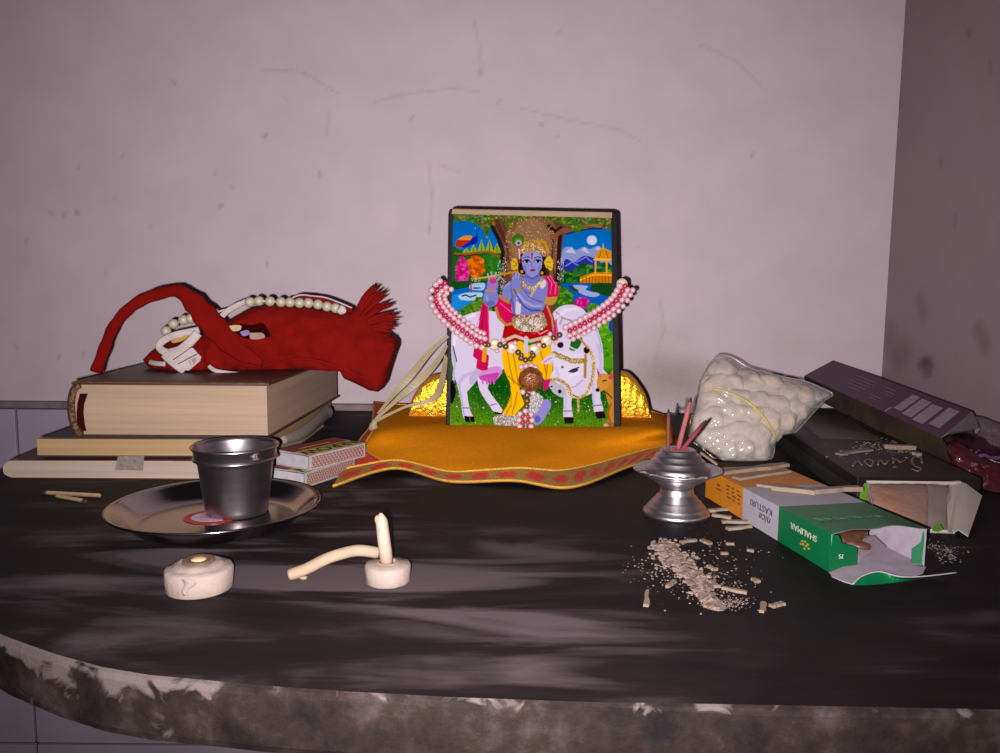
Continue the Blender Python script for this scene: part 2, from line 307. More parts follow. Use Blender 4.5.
def slab_top():
    m = bpy.data.materials.new('dark_streaked_stone_sheen'); m.use_nodes = True; nt = m.node_tree; b = nt.nodes['Principled BSDF']
    tc = nt.nodes.new('ShaderNodeTexCoord')
    def nz(stretch, scale, lo_, hi_, det=4, dist=0.0, off=(0, 0, 0)):
        mp = nt.nodes.new('ShaderNodeMapping'); mp.inputs['Scale'].default_value = stretch; mp.inputs['Location'].default_value = off
        nt.links.new(tc.outputs['Object'], mp.inputs[0])
        n_ = nt.nodes.new('ShaderNodeTexNoise'); n_.inputs['Scale'].default_value = scale; n_.inputs['Detail'].default_value = det; n_.inputs['Distortion'].default_value = dist
        nt.links.new(mp.outputs[0], n_.inputs['Vector'])
        r = nt.nodes.new('ShaderNodeMapRange'); r.inputs[1].default_value = lo_; r.inputs[2].default_value = hi_; nt.links.new(n_.outputs['Fac'], r.inputs[0]); return r.outputs[0]
    a = nz((4, 17, 1), 1.7, .40, .70, 7, 1.1, (2.3, 1.1, 0)); bnd = nz((2.4, 2.6, 1), 2.0, .38, .62, 4, 1.6, (.9, .55, 0)); f = nz((8, 60, 1), 6, .3, .8, 4, .3)  # streaks of the slab, with its grey sheen painted in as lighter colour
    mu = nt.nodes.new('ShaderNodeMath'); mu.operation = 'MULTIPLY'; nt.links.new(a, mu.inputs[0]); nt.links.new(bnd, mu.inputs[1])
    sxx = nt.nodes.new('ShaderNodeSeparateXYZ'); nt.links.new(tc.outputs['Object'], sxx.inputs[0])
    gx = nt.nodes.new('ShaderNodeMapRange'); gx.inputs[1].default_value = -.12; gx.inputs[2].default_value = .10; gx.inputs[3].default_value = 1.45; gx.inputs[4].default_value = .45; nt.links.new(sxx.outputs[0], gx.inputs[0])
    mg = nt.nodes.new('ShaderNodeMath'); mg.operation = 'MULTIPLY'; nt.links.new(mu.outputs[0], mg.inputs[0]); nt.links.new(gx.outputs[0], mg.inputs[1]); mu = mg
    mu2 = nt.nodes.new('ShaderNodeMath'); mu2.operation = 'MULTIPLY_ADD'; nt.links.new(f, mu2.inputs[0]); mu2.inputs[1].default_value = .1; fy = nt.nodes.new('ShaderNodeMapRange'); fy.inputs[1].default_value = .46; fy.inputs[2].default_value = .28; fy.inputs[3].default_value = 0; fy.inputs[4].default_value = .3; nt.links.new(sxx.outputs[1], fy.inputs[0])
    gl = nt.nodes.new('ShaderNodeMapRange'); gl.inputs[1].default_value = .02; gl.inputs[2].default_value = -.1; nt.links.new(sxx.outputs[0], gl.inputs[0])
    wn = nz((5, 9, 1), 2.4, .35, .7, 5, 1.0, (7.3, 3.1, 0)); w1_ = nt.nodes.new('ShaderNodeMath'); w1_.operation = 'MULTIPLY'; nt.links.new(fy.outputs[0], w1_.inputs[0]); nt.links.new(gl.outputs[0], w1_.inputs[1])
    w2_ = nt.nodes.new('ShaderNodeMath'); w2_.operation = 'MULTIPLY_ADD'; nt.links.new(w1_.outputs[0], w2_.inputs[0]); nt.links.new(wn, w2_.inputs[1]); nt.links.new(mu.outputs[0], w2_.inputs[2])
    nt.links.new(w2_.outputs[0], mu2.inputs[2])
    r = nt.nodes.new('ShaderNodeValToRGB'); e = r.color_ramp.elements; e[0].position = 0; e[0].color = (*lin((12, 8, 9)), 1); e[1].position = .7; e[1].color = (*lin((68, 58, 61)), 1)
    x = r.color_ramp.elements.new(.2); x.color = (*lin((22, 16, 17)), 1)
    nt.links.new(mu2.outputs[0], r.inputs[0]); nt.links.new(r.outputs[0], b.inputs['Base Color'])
    b.inputs['Roughness'].default_value = .6; b.inputs['Specular IOR Level'].default_value = .12
    return m
def slab_edge():
    m = bpy.data.materials.new('stained_slab_edge'); m.use_nodes = True; nt = m.node_tree; b = nt.nodes['Principled BSDF']
    tc = nt.nodes.new('ShaderNodeTexCoord'); sx = nt.nodes.new('ShaderNodeSeparateXYZ'); nt.links.new(tc.outputs['Object'], sx.inputs[0])
    n1 = nt.nodes.new('ShaderNodeTexNoise'); n1.inputs['Scale'].default_value = 38; n1.inputs['Detail'].default_value = 9; n1.inputs['Roughness'].default_value = .68; nt.links.new(tc.outputs['Object'], n1.inputs['Vector'])
    r1 = nt.nodes.new('ShaderNodeValToRGB'); e = r1.color_ramp.elements; e[0].position = .38; e[0].color = (*lin((12, 7, 8)), 1); e[1].position = .66; e[1].color = (*lin((52, 41, 42)), 1)
    k = e.new(.52); k.color = (*lin((30, 21, 18)), 1); nt.links.new(n1.outputs['Fac'], r1.inputs[0])
    # spilled white paint: along the upper lip, more of it towards the left end
    n2 = nt.nodes.new('ShaderNodeTexNoise'); n2.inputs['Scale'].default_value = 60; n2.inputs['Detail'].default_value = 8; n2.inputs['Distortion'].default_value = 1.6; nt.links.new(tc.outputs['Object'], n2.inputs['Vector'])
    zr = nt.nodes.new('ShaderNodeMapRange'); zr.inputs[1].default_value = -.012; zr.inputs[2].default_value = -.001; zr.inputs[3].default_value = -.22; zr.inputs[4].default_value = .1; nt.links.new(sx.outputs[2], zr.inputs[0])
    xr = nt.nodes.new('ShaderNodeMapRange'); xr.inputs[1].default_value = -.09; xr.inputs[2].default_value = -.12; xr.inputs[3].default_value = -.15; xr.inputs[4].default_value = .12; nt.links.new(sx.outputs[0], xr.inputs[0])
    s1 = nt.nodes.new('ShaderNodeMath'); nt.links.new(zr.outputs[0], s1.inputs[0]); nt.links.new(xr.outputs[0], s1.inputs[1])
    s2 = nt.nodes.new('ShaderNodeMath'); nt.links.new(s1.outputs[0], s2.inputs[0]); nt.links.new(n2.outputs['Fac'], s2.inputs[1])
    r2 = nt.nodes.new('ShaderNodeMapRange'); r2.inputs[1].default_value = .52; r2.inputs[2].default_value = .62; nt.links.new(s2.outputs[0], r2.inputs[0])
    mx = nt.nodes.new('ShaderNodeMix'); mx.data_type = 'RGBA'; nt.links.new(r2.outputs[0], mx.inputs[0]); nt.links.new(r1.outputs[0], mx.inputs[6]); mx.inputs[7].default_value = (*lin((78, 68, 66)), 1)
    nt.links.new(mx.outputs[2], b.inputs['Base Color']); b.inputs['Roughness'].default_value = .75; b.inputs['Specular IOR Level'].default_value = .15
    bp = nt.nodes.new('ShaderNodeBump'); bp.inputs['Strength'].default_value = .6; bp.inputs['Distance'].default_value = .002; nt.links.new(n1.outputs['Fac'], bp.inputs['Height']); nt.links.new(bp.outputs[0], b.inputs['Normal'])
    return m
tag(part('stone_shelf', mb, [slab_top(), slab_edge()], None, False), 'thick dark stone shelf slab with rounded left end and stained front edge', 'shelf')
# ================================================================== THE PRINTED ARTWORK (painted in code)
def paint_art(A):
    e, pl, sm, ln = A.ell, A.poly, A.smooth, A.line
    def noisy(mask, cols, n=60, r=2.0, box=None):
        ys, xs = np.where(mask > .5)
        for _ in range(n):
            i = rng.integers(len(ys)); x, y = xs[i]/A.k+A.x0, ys[i]/A.k+A.y0
            A.put(e(x, y, r*rng.uniform(.5, 1.2), r*rng.uniform(.4, 1)), cols[rng.integers(len(cols))], .85)
    # sky
    A.put((A.Y < 292).astype(float), (0, 112, 186)); A.put(np.clip((A.Y-225)/50, 0, 1)*(A.Y < 292), (60, 160, 215), .6)
    # mountains right
    A.put(sm([(560, 262), (563, 249), (570, 247), (576, 250), (583, 247), (590, 249), (598, 246), (604, 250), (613, 252), (613, 268), (560, 272)]), (150, 160, 205))
    for pts in ([(565, 252), (572, 247), (576, 254)], [(581, 250), (585, 247), (590, 254)], [(595, 249), (599, 246), (603, 253)]): A.put(pl(pts), (205, 205, 225), .8)
    A.put(sm([(560, 268), (566, 259), (574, 262), (584, 256), (594, 258), (600, 262), (600, 272), (560, 275)]), (56, 62, 165))
    for pts in ([(566, 266), (572, 262), (578, 265)], [(577, 262), (586, 257), (592, 262)], [(562, 262), (568, 256), (572, 260)]): A.put(ln(pts, 1.3), (150, 160, 215), .8)
    A.put(e(592, 240.3, 5.2, 4.8), (200, 205, 232)); A.put(e(592.5, 240.8, 3.2, 3), (222, 215, 236), .8)
    # trees right of trunk
    gm = sm([(558, 290), (559, 276), (566, 269), (573, 272), (580, 264), (588, 264), (594, 268), (604, 262), (613, 268), (613, 290)]); A.put(gm, (34, 92, 38)); noisy(gm, [(60, 130, 40), (100, 155, 45), (25, 75, 35), (50, 120, 70)], 120, 2.6)
    # temple
    A.put(pl([(583, 276), (594, 272), (613, 272), (613, 286), (580, 286), (580, 277)]), (205, 135, 25)); A.put(ln([(580, 280), (592, 275), (613, 275)], 1.2), (240, 190, 70))
    for x in np.arange(583, 613, 3.2): A.put(ln([(x, 277), (x, 285)], .9), (150, 85, 20), .8)
    A.put(sm([(595, 259), (597, 252), (603, 248), (610, 251), (613, 257), (613, 260), (595, 261)]), (214, 150, 35)); A.put(ln([(603, 244), (603, 249)], 1), (235, 185, 70)); A.put(ln([(594, 259.5), (613, 259.5)], 1.8), (240, 190, 80))
    A.put(ln([(599, 258), (601, 251)], .8), (150, 95, 20)); A.put(ln([(606, 251), (608, 258)], .8), (150, 95, 20))
    for x in (595.5, 606.5): A.put(ln([(x, 260), (x, 273)], 2), (226, 175, 70))
    # left pines, hills
    A.put(sm([(448, 258), (452, 246), (460, 250), (470, 250), (484, 250), (500, 250), (506, 290), (448, 290)]), (44, 105, 45))
    for x, y in [(481.5, 240), (489.5, 240.5), (473.5, 245.5), (466.5, 249), (497, 244)]: A.put(pl([(x, y-1), (x+4.6, 253), (x-4.6, 253)]), (160, 172, 34)); A.put(ln([(x, y+2), (x, 252)], 1.4), (90, 130, 30), .7)
    gm = sm([(482, 256), (492, 254), (500, 258), (502, 275), (495, 285), (483, 283)]); A.put(gm, (58, 122, 42)); noisy(gm, [(80, 145, 40), (40, 95, 40)], 40, 2)
    gm = e(476, 267, 8.2, 11); A.put(gm, (205, 110, 20)); noisy(gm, [(232, 150, 40), (185, 85, 20), (225, 130, 20)], 50, 2.2)
    gm = sm([(462, 255), (467, 262), (469, 274), (466, 283), (458, 283), (456, 272), (458, 261)]); A.put(gm, (196, 40, 130)); noisy(gm, [(222, 80, 165), (175, 30, 110), (230, 95, 180)], 40, 2)
    # peacock
    A.put(sm([(455, 246), (457, 240), (464, 236.5), (472, 237), (470, 245), (462, 248)]), (176, 62, 24)); A.put(sm([(457, 240), (464, 236), (472, 236), (471, 240), (463, 240)]), (225, 150, 50))
    A.put(sm([(461, 247), (468, 242), (472, 238), (473, 231), (476, 229.5), (477.5, 236), (477, 243), (470, 245.5), (465, 248)]), (34, 48, 168)); A.put(sm([(472.5, 237), (473, 231), (475.5, 229), (476, 236)]), (20, 120, 200)); A.put(ln([(475, 229), (475.3, 227.5)], .8), (120, 190, 230))
    # trunk
    tr = sm([(489, 214), (530, 212), (566, 219), (563, 240), (561, 262), (560, 290), (556, 320), (500, 320), (496, 292), (503, 268), (501, 245), (494, 229)]); A.put(tr, (112, 78, 62))
    A.put(e(532, 250, 28, 42)*tr, (150, 110, 78), .75); A.put(e(531, 245, 20, 26)*tr, (166, 128, 92), .6)
    for a in [((486, 214), (493, 228), (499, 240), (503, 252), (502, 262)), ((560, 236), (559, 250), (558, 268), (557, 285)), ((549, 226), (556, 232), (561, 228))]: A.put(ln(a, 3.6, 1), (46, 28, 26), .85)
    for a in [((492, 216), (500, 232), (507, 246), (509, 262)), ((497, 220), (504, 236), (508, 250)), ((553, 240), (552, 260), (555, 280)), ((507, 256), (505, 270), (500, 284))]: A.put(ln(a, 1.6, 1), (82, 54, 44), .8)
    A.put(ln([(489, 218), (494, 224)], 3.2), (170, 105, 50)); A.put(ln([(455, 253.5), (465, 254.5), (477, 252.6), (487, 251.6), (494, 253.5), (499, 257)], 2.2), (150, 100, 55)); A.put(ln([(455, 255), (465, 256), (478, 254)], .8), (70, 45, 30))
    A.put(ln([(555, 236), (562, 231), (572, 229), (582, 226.5), (590, 225.5)], 4.6), (150, 92, 62)); A.put(ln([(578, 228), (588, 224), (600, 226.5)], 2.8), (172, 118, 52)); A.put(ln([(566, 234), (576, 231.5), (590, 228.8), (602, 228.3)], 1.2), (60, 40, 20))
    # canopy foliage
    fm = sm([(450, 212), (614, 215), (613, 230), (604, 229), (598, 224), (585, 226), (578, 233), (566, 226), (556, 222), (540, 218), (520, 220), (508, 228), (500, 218), (492, 224), (487, 238), (484, 232), (478, 226), (468, 221), (455, 222), (450, 221)])
    A.put(fm, (84, 120, 34), .85); noisy(fm, [(120, 155, 45), (70, 105, 35), (150, 70, 62), (160, 165, 70), (95, 140, 30), (170, 120, 120), (60, 90, 40)], 330, 1.5)
    A.sp(e(531, 246, 26, 34)*(1-e(531, 255, 13, 17)), (185, 160, 130), .06, 40); A.sp(ln([(503, 262), (500, 275), (503, 290), (498, 300)], 9)*(1), (200, 195, 190), .16, 50); A.sp(ln([(560, 262), (561, 275), (558, 292)], 7), (185, 185, 190), .2, 50)
    # water and banks
    A.put(((A.Y > 281)*(A.X < 500)).astype(float), (26, 92, 42)); A.put(((A.Y > 283)*(A.X > 557)).astype(float), (30, 88, 40))
    A.put(sm([(449, 291), (465, 288), (486, 283), (497, 284), (496, 300), (478, 307), (449, 318)]), (26, 112, 190)); A.put(sm([(449, 296), (462, 293), (480, 292), (478, 305), (449, 310)]), (40, 150, 218), .8)
    A.put(sm([(470, 284), (484, 283), (483, 290), (470, 289)]), (168, 196, 222)); A.put(sm([(458, 296), (466, 293), (482, 293), (478, 300), (462, 300)]), (176, 205, 228)); A.put(ln([(462, 296), (466, 295), (470, 297), (476, 295)], 1.2), (20, 30, 60)); A.put(ln([(474, 288), (480, 288)], 1.2), (30, 40, 70))
    A.put(ln([(471, 283), (471, 292)], 1.6), (190, 40, 100))
    A.put(sm([(560, 284), (574, 283), (590, 284), (598, 288), (596, 292), (613, 296), (613, 318), (590, 312), (570, 298)]), (24, 104, 182)); A.put(sm([(573, 285), (588, 286), (586, 290), (600, 294), (592, 297), (578, 292)]), (165, 175, 215)); A.put(ln([(570, 287), (577, 291)], 3), (60, 80, 40)); A.put(sm([(594, 284), (613, 284), (613, 296), (600, 294), (590, 289)]), (32, 84, 38))
    gm = sm([(455, 318), (462, 308), (472, 302), (480, 297), (490, 302), (490, 314), (470, 316)]); A.put(gm, (72, 128, 40)); noisy(gm, [(110, 160, 50), (50, 100, 40), (140, 150, 60), (90, 140, 50)], 70, 1.7)
    gm = sm([(555, 306), (556, 294), (560, 286), (570, 292), (574, 302), (582, 312), (560, 318)]); A.put(gm, (62, 122, 30)); noisy(gm, [(100, 160, 40), (45, 100, 30), (130, 170, 50)], 60, 1.7)
    gm = e(582, 303, 7.5, 6); A.put(gm, (196, 46, 140)); noisy(gm, [(230, 90, 180), (170, 30, 120)], 30, 1.3)
    gm = e(593, 309, 6, 6); A.put(gm, (84, 140, 40)); noisy(gm, [(120, 170, 50), (60, 110, 40)], 24, 1.3)
    # meadow
    A.put((A.Y > 318).astype(float), (60, 128, 28)); A.put(sm([(596, 318), (614, 316), (614, 372), (600, 372)]), (92, 160, 34)); noisy(sm([(598, 320), (614, 320), (614, 360), (600, 360)]), [(130, 180, 50), (60, 130, 30), (90, 160, 40)], 50, 1.8); A.put(e(612, 326, 3.4, 6), (40, 80, 175), .9)
    A.put((A.Y > 368).astype(float)*np.clip((A.Y-368)/10, 0, 1), (28, 92, 28)); A.put(np.clip((A.Y-392)/28, 0, 1), (104, 148, 32), .9); A.put(np.clip(1-(A.X-446)/40, 0, 1)*(A.Y > 385), (124, 160, 38), .7)
    A.sp((A.Y > 385).astype(float), (120, 165, 60), .06, 30); A.sp((A.Y > 395).astype(float), (215, 205, 190), .006, 20, blk=3)
    A.sp((A.Y > 368).astype(float), (40, 100, 30), .12, 14)
    # cow behind: body, tail and legs
    WH, SH = (214, 204, 226), (176, 164, 205)
    A.put(sm([(451, 350), (453, 326), (462, 317), (476, 312), (492, 311), (506, 318), (506, 362), (495, 376), (480, 378), (466, 392), (459, 384), (453, 366)]), WH)
    A.put(sm([(470, 366), (484, 372), (478, 380), (470, 384)]), SH, .6)
    A.put(ln([(453, 350), (455.5, 364), (454, 378), (452, 388)], 3.4), (190, 186, 205)); A.put(ln([(453, 346), (456.5, 360), (457.5, 372), (455, 382)], 1.2), (58, 72, 40)); A.put(sm([(450, 383), (453, 380), (456, 390), (454, 400), (451, 404), (449, 394)]), (26, 24, 24))
    A.put(sm([(456, 362), (476, 366), (468, 380), (467, 392), (470, 410), (473, 418), (464, 418), (461, 402), (458, 388), (455, 376)]), WH); A.put(ln([(459, 385), (462, 402), (464, 414)], 1.6), SH, .7); A.put(ln([(463, 408), (471, 408)], 1.2), (150, 140, 170)); A.put(pl([(464, 416), (474, 416.5), (474.6, 422), (465.5, 422)]), (34, 26, 20)); A.put(ln([(469.5, 417), (470.5, 421)], .8), (130, 100, 60))
    A.put(sm([(477, 376), (488, 382), (488, 389), (494, 398), (502, 409), (501, 413), (494, 412), (489, 405), (480, 391)]), WH); A.put(pl([(494, 411.5), (501, 413), (503.5, 411), (502, 414.5), (495, 414)]), (34, 26, 20)); A.put(ln([(488, 406), (496, 404)], 1), (140, 130, 160))
    A.put(sm([(478, 376), (486, 369), (498, 366), (502, 372), (494, 381), (481, 380)]), (208, 150, 208)); A.put(sm([(479, 376), (488, 374), (499, 373), (494, 381), (481, 380)]), (196, 78, 176))
    for x in (482.5, 486.5, 490, 493.5): A.put(ln([(x, 378), (x+.4, 383.5)], 1.9), (204, 98, 184))
    # cow in front
    A.put(sm([(548, 330), (553, 313), (562, 306), (574, 305), (584, 310), (590, 318), (598, 330), (603, 350), (603, 372), (600, 386), (585, 396), (570, 392), (556, 370)]), WH)
    A.put(ln([(589, 318), (598, 333), (602, 352)], 1.6), SH, .6); A.put(ln([(556, 312), (563, 318), (572, 321), (584, 321)], 1.4), (165, 150, 140)); A.put(ln([(555, 321), (561, 316)], 1.2), (165, 150, 140)); A.put(ln([(562, 318), (560, 324)], 1.2), (165, 150, 140))
    A.put(pl([(563.5, 388), (572.5, 388), (571.5, 405), (573, 417), (563, 417), (563.5, 404)]), WH); A.put(pl([(564, 417), (573.6, 417), (573.6, 423.5), (565, 423.5)]), (44, 32, 24)); A.put(ln([(563.5, 411), (572.5, 411)], 1.3), (150, 140, 150))
    A.put(pl([(590.5, 372), (599.5, 372), (600.5, 398), (604, 412), (594, 412), (592.5, 400)]), WH); A.put(pl([(595, 412), (604, 411), (606, 418), (597, 419)]), (44, 32, 24)); A.put(ln([(592.5, 406), (601.5, 405)], 1.3), (150, 140, 150))
    A.put(sm([(541, 363), (547, 356), (555, 354), (554, 361), (548, 364)]), WH); A.put(ln([(544, 362), (551, 358)], 1.4), (222, 120, 160), .8)
    A.put(sm([(588, 362), (595, 364), (604, 370), (608, 376), (599, 375), (590, 371)]), WH); A.put(ln([(592, 365), (598, 370)], 1), SH)
    A.put(sm([(553, 360), (556, 353), (570, 352), (583, 355), (587, 364), (583, 376), (574, 386), (569, 393), (563, 397), (557, 394), (550, 388), (549, 380), (553, 370)]), (220, 212, 232))
    A.put(sm([(550, 380), (556, 382), (566, 390), (563, 397), (555, 394), (549, 386)]), (188, 184, 196)); A.put(e(559.7, 391.5, 1.9, 2.1), (36, 28, 36)); A.put(e(551.5, 386.5, 1.3, .9), (50, 40, 50)); A.put(ln([(565, 390), (576, 386), (583, 380)], 1), SH)
    A.put(e(574, 370.5, 4.4, 1.9, -14), (76, 66, 84)); A.put(ln([(569, 371.5), (574, 369), (579, 367.5)], 1), (40, 34, 46)); A.put(e(562.5, 367, 1.2, 1.2), (130, 30, 50))
    jw = ln([(554, 353.5), (562, 357), (572, 361), (585, 361)], 5); A.put(jw, (160, 134, 84)); A.sp(jw, (200, 175, 130), .5, 45)
    jw = ln([(585.5, 355), (585, 377)], 2.6); A.put(jw, (176, 134, 56)); jw = ln([(551, 380), (556, 379), (562, 381), (568, 386), (570, 391)], 3); A.put(jw, (170, 134, 70)); A.sp(jw, (215, 190, 130), .4, 40)
    jw = ln([(569, 392), (573, 397), (580, 398), (586, 394), (590, 386), (593, 375), (594, 362), (590, 350)], 2.8); A.put(jw, (180, 150, 78)); A.sp(jw, (220, 200, 140), .4, 50); jw = ln([(578, 399), (578.5, 411)], 2.6); A.put(jw, (180, 150, 90)); A.sp(jw, (200, 180, 130), .5, 40)
    A.put(sm([(569, 349), (572, 340), (582, 337), (580, 346), (574, 351)]), (46, 112, 46)); A.put(e(586.5, 350, 3, 3.4), (52, 26, 24)); A.put(e(560.5, 345, 3.2, 3), (62, 28, 32)); A.put(ln([(581, 340), (588, 348)], 2), (200, 140, 70)); A.put(ln([(565, 344), (580, 352)], 1.4), (215, 210, 215))
    # calf
    CA = (196, 142, 58)
    A.put(sm([(604, 386), (609, 376), (614, 374), (615, 427), (608, 424), (609, 408), (607, 398)]), CA); A.put(sm([(597, 388), (597, 380), (600, 374), (607, 374), (611, 380), (607, 388), (600, 391)]), (206, 152, 70)); A.put(e(597.6, 390, 2, 1.8), (40, 26, 26)); A.put(sm([(597, 369), (600, 373), (601, 377), (598, 376)]), (200, 90, 90)); A.put(sm([(608, 377), (613, 373), (614, 377), (610, 380)]), (200, 90, 80)); A.put(ln([(603, 381), (606, 380.3)], 1.2), (50, 30, 20)); A.put(ln([(606, 392), (612, 398)], 1), (90, 50, 30)); A.put(ln([(611, 404), (608, 412), (610, 422)], 2), (170, 100, 36)); A.put(e(609, 425, 6.5, 3), (150, 115, 80)); A.put(e(606, 425, 2.5, 1.6), (200, 180, 140))
    # figure : lower garments
    A.put(sm([(503, 344), (514, 338), (530, 346), (545, 340), (552, 352), (552, 372), (547, 382), (538, 372), (528, 370), (521, 378), (520, 392), (524, 404), (518, 411), (511, 418), (502, 415), (508, 404), (511, 388), (505, 372), (502, 358)]), (238, 190, 20))
    for a in [((507, 350), (510, 368), (514, 384)), ((513, 352), (516, 370), (519, 386)), ((511, 392), (511, 405), (506, 414)), ((517, 392), (515, 404), (512, 414)), ((541, 352), (544, 364), (546, 374)), ((508, 376), (516, 383), (522, 388)), ((548, 356), (547, 372), (546, 380))]: A.put(ln(a, 1), (170, 96, 12), .8)
    A.put(pl([(543, 381), (551, 378), (548, 389), (543, 391)]), (200, 40, 110)); A.put(ln([(535, 361), (550, 364)], 2), (240, 190, 60))
    A.put(pl([(505, 322), (514, 316), (547, 314), (556, 334), (550, 346), (533, 342), (520, 341), (508, 345), (502, 338)]), (176, 26, 28)); A.put(ln([(503, 341), (515, 336), (530, 341), (547, 337), (556, 344)], 3), (206, 190, 170)); A.put(ln([(526, 338), (526, 352)], 4), (205, 195, 215))
    jw = sm([(512, 318), (520, 312), (532, 310), (545, 314), (548, 322), (540, 331), (522, 331), (513, 326)]); A.put(jw, (150, 128, 104)); A.sp(jw, (200, 185, 160), .5, 55)
    for x, y in [(518, 323), (531, 322), (525, 329), (538, 326)]: A.put(e(x, y, 2.4, 2.6), (214, 206, 206))
    for x, y in [(516, 316), (537, 316), (521, 333), (534, 333), (527, 316)]: A.put(e(x, y, 1.8, 1.4), (196, 60, 96))
    A.put(ln([(548, 330), (540, 334), (536, 330)], .9), (230, 180, 190))
    A.put(sm([(541, 363), (547, 356), (555, 354), (554, 361), (548, 364)]), WH); A.put(ln([(544, 362), (551, 358)], 1.4), (222, 120, 160), .8)
    # sashes
    A.put(sm([(482, 303), (488, 305), (489, 320), (488, 346), (476, 346), (479, 322)]), (204, 30, 98)); A.put(ln([(484, 306), (482, 325), (480, 344)], 1.2), (150, 20, 80), .8); A.put(ln([(488.5, 306), (489, 340)], 1), (225, 110, 150))
    A.put(pl([(474, 347), (483, 349), (489, 356), (488, 370), (483, 371), (476, 368), (477, 360), (473, 356)]), (196, 30, 96)); A.put(ln([(485, 348), (484, 360)], 4.5), (226, 160, 30))
    A.put(sm([(496, 294), (504, 300), (511, 303), (512, 318), (508, 325), (500, 318), (496, 308)]), (204, 32, 96)); A.put(ln([(500, 303), (507, 309), (511, 312)], 1), (235, 100, 150)); A.put(ln([(496, 308), (499, 318), (506, 325), (514, 323)], 2.6), (190, 140, 70)); 
    A.put(sm([(545, 274), (551, 277), (557, 284), (559, 291), (557, 297), (550, 299), (542, 294), (539, 290), (545, 284)]), (206, 34, 102))
    for a in [((547, 276), (552, 284), (550, 294)), ((550, 276), (556, 285), (555, 294))]: A.put(ln(a, .9), (240, 130, 170), .9)
    A.put(sm([(538, 293), (548, 297), (557, 297), (554, 304), (546, 305), (540, 300)]), (194, 150, 66)); A.put(sm([(541, 307), (548, 305), (554, 318), (556, 336), (550, 336), (546, 320)]), (176, 40, 50)); A.put(ln([(547, 306), (552, 318), (554, 335)], 2), (190, 150, 110)); A.put(sm([(556, 318), (558, 330), (558, 340), (552, 338)]), (196, 60, 120), .8)
    # body
    SK, SD, SL = (136, 138, 198), (92, 92, 160), (176, 172, 218)
    A.put(sm([(505, 288), (511, 281), (521, 277), (530, 281), (541, 277), (547, 282), (547, 294), (543, 306), (539, 313), (514, 314), (511, 302)]), SK); A.put(ln([(512, 300), (514, 312)], 2.4), SD, .6); A.put(ln([(524, 291), (531, 294)], 1.4), SD, .5)
    A.put(ln([(519, 292), (518, 312)], 5), (214, 206, 214)); A.put(ln([(540, 281), (531, 296), (528, 304)], 2), (200, 176, 130)); A.put(e(543, 284, 3, 4.4, 20), (216, 208, 204))
    A.put(sm([(503, 288), (510, 281), (515, 285), (513, 296), (508, 301), (502, 298)]), SK); A.put(ln([(500, 296), (505, 300), (509, 302)], 3.6), (180, 140, 96))
    A.put(sm([(485, 292), (496, 292), (498, 300), (494, 306), (487, 306), (483, 300)]), SK); A.put(e(490, 303, 5, 2.6), SD, .45); A.put(ln([(486, 290.5), (496, 291)], 2.6), (182, 150, 104))
    A.put(sm([(487, 289), (488, 280), (492, 276), (497, 280), (498, 286), (495, 290)]), (168, 130, 190)); A.put(e(493, 281, 3.4, 2.8), (204, 70, 130)); 
    for a in [((489, 279), (487.5, 274)), ((492, 277), (491.5, 272.5)), ((495, 277), (496, 272.8)), ((497.5, 280), (500.5, 277))]: A.put(ln(a, 1.5), SL)
    A.put(sm([(513, 289), (522, 287), (529, 297), (540, 300), (545, 303), (542, 310), (530, 311), (520, 303)]), SK); A.put(ln([(517, 300), (528, 309), (540, 310)], 1.8), SD, .6); A.put(ln([(522, 290), (530, 299)], 1.6), SL, .6); A.put(ln([(514, 292), (522, 288)], 3), (176, 146, 96))
    A.put(sm([(511, 288), (512, 279), (515, 273), (520, 273), (522, 281), (520, 288)]), SK)
    for a in [((513, 279), (513.4, 274)), ((515.6, 278), (516, 272)), ((518.2, 278), (518.8, 272.6)), ((520.4, 280), (521, 275.5))]: A.put(ln(a, 1.4), SL, .8)
    A.put(ln([(474, 279), (484, 277.6), (498, 275.2), (512, 272.5), (524, 271)], 1.7), (206, 146, 40)); A.put(ln([(480, 278), (500, 274.4)], .6), (240, 200, 110)); jw = e(476, 279, 5, 3); A.sp(jw, (190, 170, 120), .6, 50)
    jw = ln([(521, 281), (526, 287), (532, 289), (538, 285), (542, 280)], 3); A.put(jw, (166, 136, 90)); A.sp(jw, (214, 190, 140), .45, 50)
    A.put(ln([(514, 289.5), (519, 299), (524, 306), (531, 311), (541, 310.5)], 1.1, 1), (70, 70, 140), .8); A.put(ln([(522, 288), (528, 296.5), (535, 300), (543, 302)], 1.0, 1), (84, 84, 152), .8); A.put(ln([(518, 294), (525, 302), (534, 306.5), (541, 306)], 2.2, 1.6), (184, 182, 224), .8)
    A.put(ln([(511, 289), (512.5, 297), (510, 302)], 1.0, 1), (70, 70, 140), .8); A.put(ln([(504, 288), (508, 284), (511, 283)], 1.5, 1.2), SL, .7); A.put(ln([(487, 296), (487.5, 301)], 2, 1.6), SL, .7); A.put(ln([(511, 288), (511, 280), (514.5, 273)], .8, .8), (80, 80, 150), .7); A.put(ln([(521, 287.5), (522.2, 281), (520.5, 275)], .8, .8), (80, 80, 150), .7)
    for a in [((514.6, 279), (514.8, 273.5)), ((517, 279), (517.4, 273)), ((519.5, 280), (520, 275))]: A.put(ln(a, .6), (90, 90, 160), .8)
    A.put(ln([(474.5, 348), (476, 330), (480, 310)], .9), (240, 150, 185), .7)
